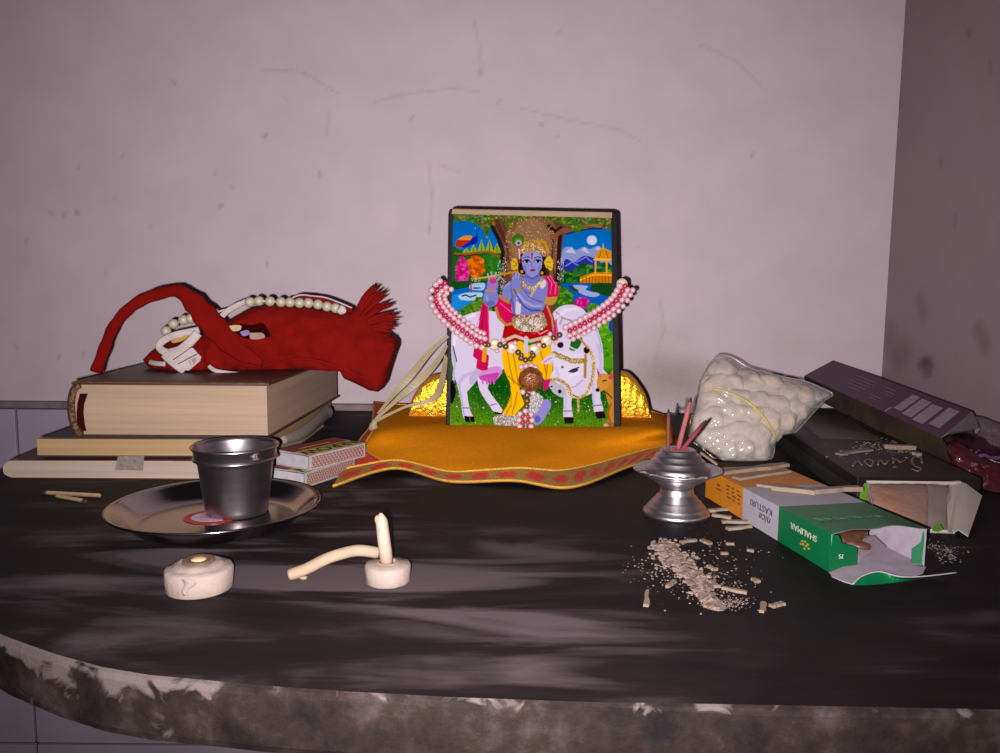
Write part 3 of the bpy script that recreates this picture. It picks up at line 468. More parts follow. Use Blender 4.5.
    # soft modelling on the cows
    A.put(ln([(454, 345), (456, 330), (463, 320), (474, 315)], 2.4, 2.5), (240, 234, 246), .7); A.put(ln([(458, 384), (464, 376), (474, 372)], 3, 3), SH, .55); A.put(ln([(598, 345), (601, 360), (600, 376)], 2.2, 2.4), SH, .5); A.put(ln([(558, 318), (566, 310), (577, 309)], 2.4, 2.5), (240, 234, 246), .7); A.put(ln([(556, 368), (559, 380), (563, 386)], 2, 2.2), SH, .45); A.put(ln([(570, 376), (577, 374)], 2.5, 2.5), (236, 230, 244), .7); A.put(ln([(566, 392), (566, 414)], 1.6, 1.8), SH, .5); A.put(ln([(592.5, 382), (594, 404)], 1.6, 1.8), SH, .5)
    # head
    A.put(sm([(518, 258), (522, 246), (531, 243), (542, 247), (546, 258), (547, 272), (541, 276), (521, 274), (518, 268)]), (46, 26, 24))
    A.put(pl([(526, 270), (539, 270), (540, 281), (531, 284), (524, 280)]), (128, 128, 190)); A.put(ln([(526, 276), (532, 279), (538, 276)], 1.6), SD, .6)
    A.put(sm([(521.5, 257), (525, 252.5), (532, 251.5), (539, 252.5), (542.4, 258), (541.8, 266), (538.5, 272.5), (532.5, 277), (527, 273.5), (523, 267)]), (152, 152, 208)); A.put(e(534, 256, 5, 2.6), (176, 176, 222), .6); A.put(e(524.8, 268, 2, 3), (128, 124, 190), .6); A.put(e(539.5, 268, 1.8, 3), (128, 124, 190), .5)
    for x in (526.6, 537.6):
        A.put(e(x, 261.4, 2.7, 1.1), (200, 200, 220)); A.put(e(x+.2, 261.3, 1.6, 1.5), (24, 18, 40)); A.put(ln([(x-3.4, 261.6), (x-1, 259.7), (x+1.4, 259.8), (x+3.4, 261.4)], .9), (26, 20, 44)); A.put(ln([(x-3.2, 258), (x, 256.5), (x+3, 257.4)], .8), (50, 40, 80), .9)
    A.put(ln([(532, 262), (531.4, 266.3), (533.4, 266.8)], .9), (108, 106, 172), .8); A.put(e(532.6, 270.2, 2.7, 1.3), (180, 40, 96)); A.put(ln([(530, 270), (535.4, 270)], .5), (110, 20, 60)); A.put(ln([(531.6, 253.5), (532, 259), (533, 253.5)], .8), (160, 40, 70)); A.put(ln([(532.2, 253), (532.2, 258)], .6), (190, 30, 40))
    jw = sm([(520, 254), (521, 248), (526, 243), (532, 239.5), (539, 243), (545, 249), (545, 257), (540, 253), (532, 251.5), (524, 253.5)]); A.put(jw, (160, 124, 70)); A.sp(jw, (205, 175, 120), .5, 55); A.put(ln([(525, 245), (522, 241), (528, 243)], 1.4), (214, 160, 40)); A.put(ln([(537, 241), (545, 242), (548, 252)], 2.6), (205, 150, 34), .9)
    A.put(sm([(513, 258), (516, 259), (518, 264), (517, 269), (513, 270), (511, 264)]), (212, 180, 52)); A.put(sm([(544, 262), (549, 256), (553, 262), (552, 270), (547, 269)]), (220, 190, 56))
    for a in [((513, 261), (517, 264)), ((513, 266), (517, 265)), ((546, 262), (552, 262)), ((547, 266), (552, 268))]: A.put(ln(a, .7), (140, 90, 30), .8)
    A.put(ln([(518.8, 247), (519.5, 262)], 2.4), (190, 60, 50)); A.put(ln([(519, 249), (519.6, 258)], 1.5), (225, 220, 220)); A.put(e(518, 240, 6.2, 6.4), (74, 122, 34)); A.put(e(518.2, 241.6, 4, 4), (130, 140, 60), .7); A.put(e(518.6, 243, 3.2, 3), (176, 184, 190)); A.put(e(518.6, 243, 1.5, 1.4), (70, 66, 110))
    A.put(e(542, 273, 1.6, 1.8), (214, 160, 50)); A.put(e(522, 271.5, 1.3, 1.6), (214, 160, 50)); A.put(e(547, 272, 2.4, 4), (70, 40, 30), .8)
    # feet and anklets
    jw = sm([(494, 424), (494, 417), (503, 414), (512, 416), (520, 414), (520, 425), (508, 427)]); A.put(jw, (150, 140, 138)); A.sp(jw, (205, 195, 190), .5, 55)
    A.put(sm([(534, 416), (538, 406), (542, 400), (549, 400), (551, 406), (547, 414), (543, 421), (537, 425), (533, 422)]), (156, 146, 204)); A.put(e(537.5, 419, 3, 3.6), (86, 92, 176), .7)
    jw = sm([(528, 394), (535, 392), (543, 398), (541, 406), (535, 414), (528, 412)]); A.put(jw, (160, 154, 160)); A.sp(jw, (214, 208, 208), .5, 50)
# ================================================================== ORANGE CLOTH ON A LOW SEAT
K = catmull
orange = M('orange_felt', (180, 108, 10), 1, 0, .08, 400, bump=.3, bscale=900, spec=.02)
bandm = M('gold_red_brocade_band', (128, 90, 34), .6, .1, .3, 500, bump=.5, bscale=700, rgb2=(150, 112, 44))
redm = M('red_brocade', (190, 32, 10), .7, 0, .3, 300, bump=.4, bscale=700, rgb2=(150, 95, 25), sharp=(.55, .62))
goldp = M('gold_piping', (196, 140, 50), .45, .35, .4, 1200, bump=1, bscale=1800)
foilg = M('gold_foil_brocade', (232, 172, 40), .3, .75, .25, 220, bump=1.5, bscale=330)
seat = root('deity_seat', 'low seat under orange cloth with red and gold border, holding the framed picture', 'puja seat', (2.5, 68, 0))
# rows back -> front, in photo order from left to right
r_back = [at(374, 403, 1.6), at(392, 405, 2.2), at(440, 406, 2.2), at(530, 407, 2.2), at(625, 407, 2.2), at(650, 412, 2.2), at(664, 416, 1.4)]
r_mid = [at(372, 424, 1.2), at(384, 421, 2.2), at(440, 419, 2.25), at(530, 419, 2.25), at(628, 419, 2.25), at(660, 422, 2.2), at(671, 426, 1.2)]
r_cr = [at(362, 438, .8), at(380, 432, 2.1), at(440, 428, 2.25), at(530, 428, 2.25), at(628, 429, 2.25), at(664, 431, 2.1), at(675, 436, .7)]
r_sl = [at(352, 454, .4), at(374, 448, 1.2), at(446, 452, 1.2), at(526, 452, 1.35), at(590, 450, 1.2), at(656, 441, 1.2), at(677, 441, .5)]
r_in = [at(341, 471, .25), at(366, 460, .7), at(449, 472, .35), at(520, 469, .75), at(572, 470, .35), at(653, 448.5, .7), at(680, 446, .35)]
r_out = [at(333, 487, .1), at(362, 472, .45), at(450, 483, .12), at(515, 481.5, .4), at(572, 488, .12), at(630, 467, .35), at(682, 450, .1)]
r_out[1:5] = [at(394, 469, .45), at(449, 482, .1), at(515, 481.5, .35), at(571, 488, .1)]
r_in[1:5] = [at(397, 461, .75), at(449, 472, .4), at(518, 469, .8), at(571, 470, .4)]
NX = 72; rows = [K(r, NX) for r in (r_back, r_mid, r_cr, r_sl, r_in, r_out)]
def between(c, n): return K(c, n)
cols_ = [K([rows[i][j] for i in range(5)], 33) for j in range(NX)]
G = [[cols_[j][i] for j in range(NX)] for i in range(33)]
for i in range(33):
    for j in range(NX):
        G[i][j] = G[i][j]+Vector((0, 0, .06*noise.noise(Vector((j*.18, i*.25, 3)))))
mb = MB(); mb.grid([r[9:] for r in G]); part('cloth', mb, orange, seat, True, solid=.12)
mb = MB(); mb.grid([r[:10] for r in G]); part('red_side_band', mb, redm, seat, True, solid=.14, label='red and gold brocade side band')
NB = 320; Ra, Rb = K(r_in, NB), K(r_out, NB); NV = 14
mb = MB(); mb.grid([[Ra[j].lerp(Rb[j], i/NV) for j in range(NB)] for i in range(NV+1)])
lens = [0]
for a, b in zip(Ra[:-1], Ra[1:]): lens.append(lens[-1]+(b-a).length)
for i in range(NV):
    for j in range(NB-1):
        q = lens[j]/2.05; c_ = (q % 1)-.5; v_ = (i+.5)/NV-.5; k_ = (c_/.36)**2+(v_/(.30 if int(q) % 2 else .24))**2+.5*noise.noise(Vector((q*4, v_*5, 2)))
        petal = abs(math.sin(math.atan2(v_*1.6, c_)*3+1.2)); mb.m[i*(NB-1)+j] = 1 if k_ < .55+.55*petal else 0
part('front_band', mb, [bandm, M('red_motif', (172, 34, 14), .75, 0, .2, 300)], seat, True, solid=.12, label='red and gold brocade front band')
for nm, L in (('gold_piping', G[-1]), ('gold_piping', rows[5]), ('gold_piping', [r[0] for r in G]), ('gold_piping', [r[9] for r in G]), ('gold_piping', rows[0])):
    mb = MB(); L2 = [p+Vector((0, -.05, .1)) for p in L]; mb.tube(L2, .095 if L is not rows[0] else .08, 7); part(nm, mb, goldp, seat, True)
mb = MB(); b0 = at(386, 408, 0); mb.hexa([Vector((-9.6, 66.6, .01)), Vector((13.6, 66.6, .01)), Vector((13.4, 76, .01)), Vector((-9.6, 76, .01))], [Vector((-9.4, 66.8, 1.9)), Vector((13.2, 66.8, 1.9)), Vector((13, 75.8, 1.9)), Vector((-9.4, 75.8, 1.9))])
part('seat_board', mb, M('seat_board', (120, 60, 12), .8), seat, bevel=.4)
# gold brocade back of the seat: a scalloped padded back rising behind the picture
mb = MB(); top = [(409, 417), (411, 405), (417, 392), (424, 383), (431, 377), (438, 375), (450, 374), (500, 378), (530, 374), (570, 378), (610, 373), (624, 372), (632, 377), (639, 386), (645, 396), (648, 408), (650, 415)]
T = K([aty(x, y, 71) for x, y in top], 60); front = []
for dd, sh in ((0, 1.0), (-.5, .98), (-.7, .9), (-.75, .6), (-.7, .2), (-.5, 0)):
    front.append([Vector((2.6+(p.x-2.6)*(1 if sh > .9 else .995), 70.9+dd, 2.2+(p.z-2.2)*sh)) for p in T])
back = [[Vector((p.x, 70.9+.6, 2.2+(p.z-2.2)*sh)) for p in T] for sh in (0, .5, .97)]
for r in front:
    for i, p in enumerate(r): p.y += .16*noise.noise(Vector((p.x*2.2, 0, p.z*2.2)))
mb.grid(front[::-1]+back[::-1]); part('brocade_back', mb, foilg, seat, True, label='shiny gold brocade back piece')
mb = MB(); mb.tube([p+Vector((0, -.1, .05)) for p in T], .1, 6); part('back_edging', mb, M('brown_braid', (92, 52, 22), .7), seat, True)

# ================================================================== FRAMED PRINT
pf = root('framed_picture', 'black-edged framed picture of a blue-skinned flute player with white cows, standing on the orange seat', 'framed picture', (2.93, 65.6, 2.3))
BL, BR, TLp, TRp = aty(445.8, 427.5, 65.35), aty(621, 429, 65.35), aty(448.3, 208, 67.7), aty(617.5, 213, 67.7)
TLp = Vector((TLp.x, 67.7, 20.75)); TRp = Vector((TRp.x, 67.7, 20.6)); BL.z = BR.z = 2.33
nrm = (BR-BL).cross(TLp-BL).normalized()
if nrm.y > 0: nrm = -nrm
ux = (BR-BL).normalized(); uy = (TLp-BL).normalized()
mb = MB(); rc = .5; q = []
def corner(c, a, b, n=5): return [c+a*rc*(1-math.sin(PI/2*i/n))+b*rc*(1-math.cos(PI/2*i/n)) for i in range(n+1)]
q = [BL, BR]+corner(TRp, -uy*1.0, -ux)+corner(TLp, -ux*-1.0, -uy)
q = [BL, BR]+[TRp-uy*rc, TRp-uy*rc*.3-ux*rc*.3*.5, TRp-ux*rc]+[TLp+ux*rc, TLp+ux*rc*.25-uy*rc*.25, TLp-uy*rc]
mb.prism([p-nrm*0 for p in q], -nrm*1.1); part('frame_board', mb, M('black_lacquer_board', (14, 8, 8), .55, spec=.12), pf, bevel=.08)
def onface(x, y, lift=.02):                        # photo pixel -> point on the plaque's front plane
    d = ray(x, y); o3 = Vector((0, 0, HC)); p0 = BL+nrm*lift; t = (p0-o3).dot(nrm)/d.dot(nrm); return o3+d*t
mb = MB(); mb.hexa([onface(451.5, 213.8, .0), onface(612, 218.0, .0), onface(612, 212.2, .0), onface(452.5, 208.6, .0)], [onface(451.5, 213.8, .05), onface(612, 218.0, .05), onface(612, 212.6, .05), onface(452.5, 209.4, .05)])
part('top_strip', mb, M('bare_wood_strip', (128, 102, 76), .5, scale=80), pf, label='bare tan strip above the print')
A = Paint(446, 210, 624, 431, 2.6, (60, 110, 40))
paint_art(A)
nu, nv = 400, 520; cq = [(453, 213.8), (611, 218), (614, 427.2), (450, 426.2)]
P = []; cc = []
for j in range(nv+1):
    v = j/nv; row = []
    for i in range(nu+1):
        u = i/nu; x = (cq[0][0]*(1-u)+cq[1][0]*u)*(1-v)+(cq[3][0]*(1-u)+cq[2][0]*u)*v; y = (cq[0][1]*(1-u)+cq[1][1]*u)*(1-v)+(cq[3][1]*(1-u)+cq[2][1]*u)*v
        row.append(onface(x, y, .03)); cc.append(A.sample(x, y))
    P.append(row)
mb = MB(); mb.grid(P); o = part('print', mb, attr_mat('printed_picture', .6, .0, 0), pf, False, label='colourful printed picture'); cc = np.array(cc)/255; cc = 255*np.clip(cc*1.05-.05, 0, 1)**1.12; g_ = cc.mean(1, keepdims=True); cc = g_+(cc-g_)*1.03; painted(o.data, cc, .58)

# ================================================================== BEAD GARLAND AND RIBBON
gar = root('bead_garland', 'pink and white bead garland with gold bead pendant draped across the framed picture', 'garland', tuple(onface(530, 340)))
wbead = M('milky_bead', (184, 146, 154), .25, 0, .06, 300, spec=.6); pbead = M('pink_bead', (164, 24, 66), .3, 0, .1, 300, spec=.6)
gbead = M('gold_bead', (110, 80, 46), .38, .55, .3, 900); cream = M('cream_shell_disc', (176, 160, 132), .4, 0, .08, 200)
amber = M('amber_wood_ball', (150, 82, 26), .3, .25, .35, 500, bump=1.2, bscale=600, coat=.3, rgb2=(74, 34, 12))
protos = {}
def bead(kind, mat, x, y, r, sq=(1, 1, 1), lift=.28, p=None, y_over=None):
    key = (kind, mat.name, round(r, 3), sq)
    pos = p if p is not None else onface(x, y, lift)
    if key in protos: o = protos[key].copy(); C.objects.link(o)
    else:
        mb = MB(); mb.blob((0, 0, 0), (r*sq[0], r*sq[1], r*sq[2]), 1, 0, 2); me = bpy.data.meshes.new(kind); me.from_pydata([v*.01 for v in mb.v], [], mb.f); me.materials.append(mat)
        for pl in me.polygons: pl.use_smooth = True
        o = bpy.data.objects.new(kind, me); C.objects.link(o); protos[key] = o
    o.parent = gar; o.location = (pos-rootloc(gar))*.01; return o
Lp = [(445, 283), (437, 291), (436, 300), (440, 309), (447, 317), (456, 325), (466, 333), (476, 340), (485, 343)]
Rp = [(625, 286), (619, 297), (612, 305), (603, 312), (594, 318), (585, 323), (576, 328), (567, 332)]
for S_, outr in ((Lp, -1), (Rp, 1)):
    Q = K([(x, y, 0) for x, y in S_], 200); L = [0]
    for a, b in zip(Q[:-1], Q[1:]): L.append(L[-1]+(b-a).length)
    step = 5.6; k = int(L[-1]/step)
    for i in range(k+1):
        s_ = i*step; j = min(range(200), key=lambda t_: abs(L[t_]-s_)); p = Q[j]; tt = (Q[min(j+1, 199)]-Q[max(j-1, 0)]).normalized(); nn = Vector((tt.y, -tt.x, 0))
        lift = .35+.5*max(0, 1-s_/22)
        if p.x < 449 or p.x > 616: lift -= 0
        bead('pink_bead', pbead, p.x, p.y, .23, lift=lift+.12)
        for off, r in ((-5.0, .29), (4.2, .27)):
            h = tt*2.4
            bead('white_bead', wbead, p.x+nn.x*off+h.x, p.y+nn.y*off+h.y, r, lift=lift)
        if i % 1 == 0: bead('white_bead', wbead, p.x+nn.x*8.8, p.y+nn.y*8.8, .25, lift=lift-.15)
        bead('pink_bead', pbead, p.x+tt.x*2.5+nn.x*6.4, p.y+tt.y*2.5+nn.y*6.4, .13, lift=lift+.12)
bead('cream_disc', cream, 622, 284, .5, (1, .3, 1), .6)
for x, y, r in [(485, 344.5, .26), (488.5, 345, .22), (500, 345, .27), (505.7, 346.5, .27), (518, 352.4, .27), (521, 358, .27), (525.5, 360, .25), (530.5, 359, .25), (533, 355.5, .27), (531.7, 352.5, .2), (543.7, 345.7, .24), (553.7, 338, .25), (559.5, 335, .27), (527, 395, .3), (527, 401, .3), (526.7, 406.5, .27), (525.5, 431.5, .3), (521.5, 355, .2)]: bead('gold_bead', gbead, x, y, r, lift=.35)
for x, y, r in [(494.5, 344.5, .52), (512, 348, .55), (534.3, 350, .55), (546.5, 341, .5)]: bead('cream_disc', cream, x, y, r, (1, .28, 1), .15)
for x, y, r in [(521, 367, .25), (526, 366, .25), (531, 365.5, .25), (535.6, 367.5, .25), (522.7, 392, .27), (529.5, 390.5, .25), (533.4, 393.5, .26), (520, 414, .26), (525.4, 411, .26), (531, 414.5, .26), (519, 420, .26), (532, 420.3, .26), (519.7, 426.5, .26), (531, 426.5, .26), (525.4, 429, .2), (525.3, 418, .2), (503, 340, .22), (497, 351, .2), (515, 343, .22), (539, 345, .22), (550, 334, .22)]: bead('white_bead', wbead, x, y, r, lift=.38)
for x, y in [(522.7, 416.6), (527.8, 416.6), (522.7, 422.6), (527.8, 422.6)]: bead('pink_bead', pbead, x, y, .2, lift=.55)
bead('amber_ball', amber, 530.6, 379.4, 1.08, (1, .75, 1), .85)['label'] = 'brown patterned amber ball'
mb = MB(); mb.tube([onface(525, 433, .4), onface(527, 437, .5), onface(530, 434.5, .5), onface(528, 438.5, .5)], .09, 6); part('end_thread', mb, M('cream_thread', (225, 200, 175), .8), gar, True, label='knotted cream end thread')
thr = M('string', (170, 140, 140), .7)
for S_ in (Lp, Rp): mb = MB(); mb.tube([onface(x, y, .3) for x, y in S_], .06, 5); part('string', mb, thr, gar, True)
mb = MB(); mb.tube([onface(x, y, .25) for x, y in [(485, 344), (500, 346), (512, 349), (519, 356), (526, 361), (531, 358), (536, 351), (547, 341), (560, 334)]], .06, 5)
mb.tube([onface(x, y, .3) for x, y in [(526, 361), (529, 370), (528, 392), (526.5, 408), (525.4, 433)]], .06, 5); part('string', mb, thr, gar, True)
rb = M('cream_satin', (132, 118, 90), .5, 0, .15, 60, spec=.3)
def rp(x, y, Y): return aty(x, y, Y)
for pts, Ys in (([(448, 336), (430, 352), (411, 375), (395, 393), (378, 414)], [66.2, 65.5, 65, 65, 65.2]), ([(447, 345), (437, 362), (420, 380), (399, 398), (375, 420)], [66.2, 65.3, 64.6, 64.6, 65]), ([(446, 356), (443, 376), (437, 395), (426, 402), (405, 407), (376, 421)], [66, 65.2, 64.6, 64.2, 64.4, 64.8])):
    mb = MB(); c_ = [rp(x, y, Y) for (x, y), Y in zip(pts, Ys)]; t_ = (c_[-1]-c_[0]).normalized(); sd_ = t_.cross((c_[2]-Vector((0, 0, HC))).normalized())
    ribbon(mb, c_, lambda t: .44+.2*math.sin(t*6+len(pts)), lambda t: sd_+Vector((0, .5*math.sin(t*5), 0)), 26, .03); part('ribbon', mb, rb, gar, False, label='loose cream satin ribbon')
mb = MB(); ribbon(mb, [rp(388, 408, 65), rp(379, 416, 65), rp(373, 424, 64.8), rp(374, 429, 64.6)], .7, (1, .2, .4), 10, .1); part('ribbon', mb, rb, gar, True, label='cream satin ribbon end')
# ================================================================== BOOKS
def layered(name, rgb, lines=2600, rough=.85):     # page edges: fine horizontal leaves
    return M(name, rgb, rough, 0, .13, 6, bump=.5, stretch=(1, 1, lines/60), spec=.15, detail=6)
pages1 = layered('page_edges_beige', (138, 116, 98)); pages2 = layered('page_edges_tan', (140, 114, 82)); pages3 = layered('page_edges_pale', (142, 126, 114))
lea = M('brown_leather_cover', (52, 30, 20), .45, 0, .3, 90, bump=.3, bscale=300)
def quadblock(mb, q, z0, z1, mi=0): mb.hexa([(x, y, z0) for x, y in q], [(x, y, z1) for x, y in q], mi)
def bulge_block(q, z0, z1, bul, n=9, mi=0):         # page block whose left (spine) side is rounded
    (x0, y0), (x1, y1), (x2, y2), (x3, y3) = q; zc = (z0+z1)/2; h = (z1-z0)/2
    fr = [Vector((x1, y1, z0)), Vector((x1, y1, z1))]; bk = [Vector((x2, y2, z0)), Vector((x2, y2, z1))]
    for i in range(n+1):
        a = PI/2-PI*i/n; fr.append(Vector((x0-bul*math.cos(a), y0, zc+h*math.sin(a)))); bk.append(Vector((x3-bul*math.cos(a), y3, zc+h*math.sin(a))))
    m = MB(); k = len(fr); m.add(fr+bk, [tuple(range(k))[::-1], tuple(range(k, 2*k))]+[(i, (i+1) % k, k+(i+1) % k, k+i) for i in range(k)], mi); return m
bk1 = root('hardbound_book', 'thick brown hardbound book with beige page edges, on top of the book stack', 'book', (-24, 66, 2.95))
Q1 = [(-30.3, 56), (-16.95, 56.2), (-16.3, 77.3), (-32.0, 77.3)]
part('page_block', bulge_block(Q1, 3.12, 6.78, .55), pages1, bk1, label='beige page edges')
mb = MB(); C1 = [(-30.9, 55.8), (-16.75, 56.0), (-16.1, 77.5), (-32.7, 77.5)]
for z0, z1 in ((2.95, 3.12), (6.78, 6.97)): quadblock(mb, C1, z0, z1)
for i in range(8):                                   # rounded spine wrapping the left side
    a0 = PI/2-PI*i/8; a1 = PI/2-PI*(i+1)/8; sp = []
    for a, yy, xx in ((a0, 55.8, -30.5), (a1, 55.8, -30.5), (a1, 77.5, -32.3), (a0, 77.5, -32.3)):
        sp.append((Vector((xx-.85*math.cos(a), yy, 4.96+2.0*math.sin(a))), Vector((xx-.62*math.cos(a), yy, 4.96+1.84*math.sin(a)))))
    mb.hexa([p[0] for p in sp], [p[1] for p in sp])
part('cover', mb, lea, bk1, bevel=.03)
mb = MB(); mb.tube([Vector((-30.3-.66*math.cos(a), 55.78, 4.95+1.76*math.sin(a))) for a in [PI/2-PI*i/14 for i in range(15)]], .22, 8)
part('headband', mb, M('woven_headband', (100, 70, 34), .8, 0, .5, 500, bump=1, bscale=900, rgb2=(48, 26, 14), sharp=(.46, .54)), bk1, True, label='woven gold and brown headband')
mb = MB(); m_ = [(79, 431), (86.5, 431), (84.8, 424), (83.6, 413), (84.2, 404), (88, 393.5), (80, 393.5), (77.6, 403), (76.6, 413), (77.4, 424)]
mb.prism([aty(x, y, 55.93) for x, y in m_], (0, -.03, 0)); part('marker_patch', mb, M('dark_red_cloth', (40, 7, 5), 1, spec=.05), bk1, label='dark red curved patch on the page edges')
mb = MB(); mb.hexa([(-30.9, 55.75, 6.93), (-16.9, 55.95, 6.93), (-16.9, 57.0, 6.93), (-31, 57.0, 6.93)], [(-30.8, 55.8, 7.0), (-17, 56, 7.0), (-17, 57, 7.0), (-30.9, 57, 7.0)])
part('worn_cover_edge', mb, M('worn_board_edge', (86, 54, 24), .6, 0, .5, 200), bk1, bevel=.02)
bk2 = root('paperback_book', 'tan-paged book with a dark cover, middle of the book stack', 'book', (-25, 66, 1.55))
Q2 = [(-33.5, 55.5), (-17.5, 55.9), (-17.0, 77.6), (-34.2, 77.2)]
mb = MB(); quadblock(mb, Q2, 1.62, 2.84); part('page_block', mb, pages2, bk2, bevel=.05, label='tan page edges')
mb = MB(); q = [(-33.2, 55.9), (-17.4, 56.0), (-16.9, 77.8), (-34.6, 77.6)]; quadblock(mb, q, 2.85, 2.93); quadblock(mb, [(-33.6, 55.4), (-17.4, 55.8), (-16.9, 77.8), (-34.4, 77.4)], 1.54, 1.61); part('cover', mb, M('dark_paper_cover', (26, 22, 30), .6), bk2)
mb = MB(); pts = [aty(283, 446, 57.2), aty(300, 437, 61), aty(318, 424, 67), aty(331, 413, 73)]     # fore edge leaves splayed and curling
P = []
Pt = K([aty(281, 427, 57), aty(300, 421, 61), aty(316, 413, 67), aty(324, 405, 72), aty(331, 408, 73.5)], 18); Pb = K([aty(283, 443, 57), aty(302, 439, 61), aty(318, 427, 67), aty(327, 419, 72), aty(331, 417, 73.5)], 18)
for a, b in zip(Pt, Pb): b.z = max(b.z, 1.66); a.z = min(a.z, 2.83); a.z = max(a.z, b.z+.3)
for a, b in zip(Pt, Pb): P.append([a, a.lerp(b, .5)+Vector((.12, 0, 0)), b])
mb.grid(P); part('splayed_leaves', mb, M('grey_paper', (110, 100, 92), .9), bk2, True, solid=.25, label='greyish splayed leaves on the right side')
bk3 = root('softcover_book', 'pale-paged soft book with a red-brown cover, bottom of the book stack', 'book', (-26, 66, 0))
Q3 = [(-35.2, 55.1), (-17.7, 55.3), (-17.6, 77.0), (-35.6, 76.5)]
mb = bulge_block(Q3, .1, 1.38, .6)
for i, v in enumerate(mb.v):
    if v.x < -33.5: v.z -= .1*(0 if v.z < .4 else 1)*(-33.5-v.x)/2*.9
    if v.z < .12: v.z = .08
part('page_block', mb, pages3, bk3, label='pale page edges')
mb = MB(); mb.hexa([(-35.4, 55.3, 1.22), (-17.6, 55.2, 1.40), (-17.4, 77.2, 1.40), (-37.4, 77, 1.3)], [(-35.4, 55.3, 1.30), (-17.6, 55.2, 1.49), (-17.4, 77.2, 1.49), (-37.4, 77, 1.38)])
mb.hexa([(-35.2, 55.1, .01), (-17.6, 55.2, .01), (-17.4, 77.2, .01), (-35.8, 76.6, .01)], [(-35.2, 55.1, .07), (-17.6, 55.2, .07), (-17.4, 77.2, .07), (-35.8, 76.6, .07)])
part('cover', mb, M('red_brown_cover', (70, 22, 8), .6), bk3)
mb = MB(); mb.prism([aty(x, y, 55.02) for x, y in [(115, 470), (143, 470.5), (143.5, 463), (144.5, 455.5), (118, 456), (116.5, 463)]], (0, -.02, 0)); part('ink_stamp', mb, M('grey_ink', (100, 90, 84), .9, 0, .35, 300), bk3, label='smudged grey stamp')

# ================================================================== RED PRAYER BAG AND BEADS
redc = M('red_cotton', (100, 8, 5), 1, 0, .12, 60, bump=.5, bscale=1200, spec=.08)
whc = M('white_trim_cloth', (160, 146, 144), .9, bump=.4, bscale=600)
bag = root('prayer_bead_bag', 'crumpled red cloth bag with strap and fringe lying on the thick brown book', 'bag', (-17, 66, 7.0))
secs = [(149, 356, 366), (154, 350, 371), (162, 345, 373), (175, 341, 375), (190, 339, 375.5), (205, 334, 375.5), (220, 326, 375), (235, 317, 374), (250, 308.5, 373), (268, 304.5, 372), (290, 304, 371), (310, 306.5, 370.5), (330, 309, 373), (345, 311, 378), (358, 313, 384), (370, 317, 390), (380, 322, 391.5), (386, 327, 383), (389, 334, 372), (395, 337, 354), (397.3, 341, 348)]
def interp(x, k): return float(np.interp(x, [s_[0] for s_ in secs], [s_[k] for s_ in secs]))
P = []; xs = np.linspace(149, 397.3, 110)
for x in xs:
    t, b = interp(x, 1), interp(x, 2); ring = []; half = 2.1*min(1, (x-146)/40, (401-x)/22)**.6
    for j in range(40):
        a = 2*PI*j/40; c, s_ = math.cos(a), math.sin(a); ym = (t+b)/2; yh = (b-t)/2
        yy = ym-yh*math.copysign(abs(s_)**.8, s_); dp = -half*math.copysign(abs(c)**.8, c)
        p = aty(x, yy, 66+dp*.0); p.y += dp
        f = (.6*noise.noise(Vector((x*.022, yy*.06, 4)))+.95*abs(noise.noise(Vector((x*.032+yy*.03, yy*.13-x*.025, 9))))**.7+.2*noise.noise(Vector((x*.09, yy*.25, 2)))+.1*abs(math.sin((yy-t)*.45+x*.03)))*(1 if c > 0 else 0)
        p.y -= f*abs(c)
        if x < 345 and p.z < 7.02: p.z = 7.02
        ring.append(p)
    P.append(ring)
mb = MB(); mb.grid(P, closed=True); mb.f += [tuple(range(40)), tuple(len(P)*40-40+j for j in range(40))]; mb.m += [0, 0]
part('bag_body', mb, redc, bag, True)
def bp(x, y, d=64.0): return aty(x, y, d)
sw = [(96, 372, 64), (104, 350, 64), (114, 326, 64), (130, 308, 64.2), (150, 297, 64.4), (177, 291, 64.2), (194, 303, 63.8), (207, 318, 63.4), (222, 335, 63.4), (240, 352, 63.3), (262, 363, 63.4)]
mb = MB(); Ps = [bp(*a) for a in sw]; n_ = 46; wds = [.95, .9, .85, .9, .95, 1.0, 1.7, 2.0, 1.9, 1.5, .5]
PP = K(Ps, n_); WW = np.interp(np.linspace(0, 10, n_), range(11), wds)
rows_ = []
for i, p in enumerate(PP):
    t = (PP[min(i+1, n_-1)]-PP[max(i-1, 0)]).normalized(); view = (p-Vector((0, 0, HC))).normalized(); s_ = t.cross(view).normalized(); nn = t.cross(s_).normalized()
    w2 = WW[i]/2*(1+.08*math.sin(i*1.7)); r = []
    for j in range(12):
        a = 2*PI*j/12; r.append(p+s_*math.cos(a)*w2+nn*math.sin(a)*.22)
    rows_.append(r)
mb.grid(rows_, closed=True); mb.f += [tuple(range(12)), tuple((n_-1)*12+j for j in range(12))]; mb.m += [0, 0]
part('strap', mb, redc, bag, True)
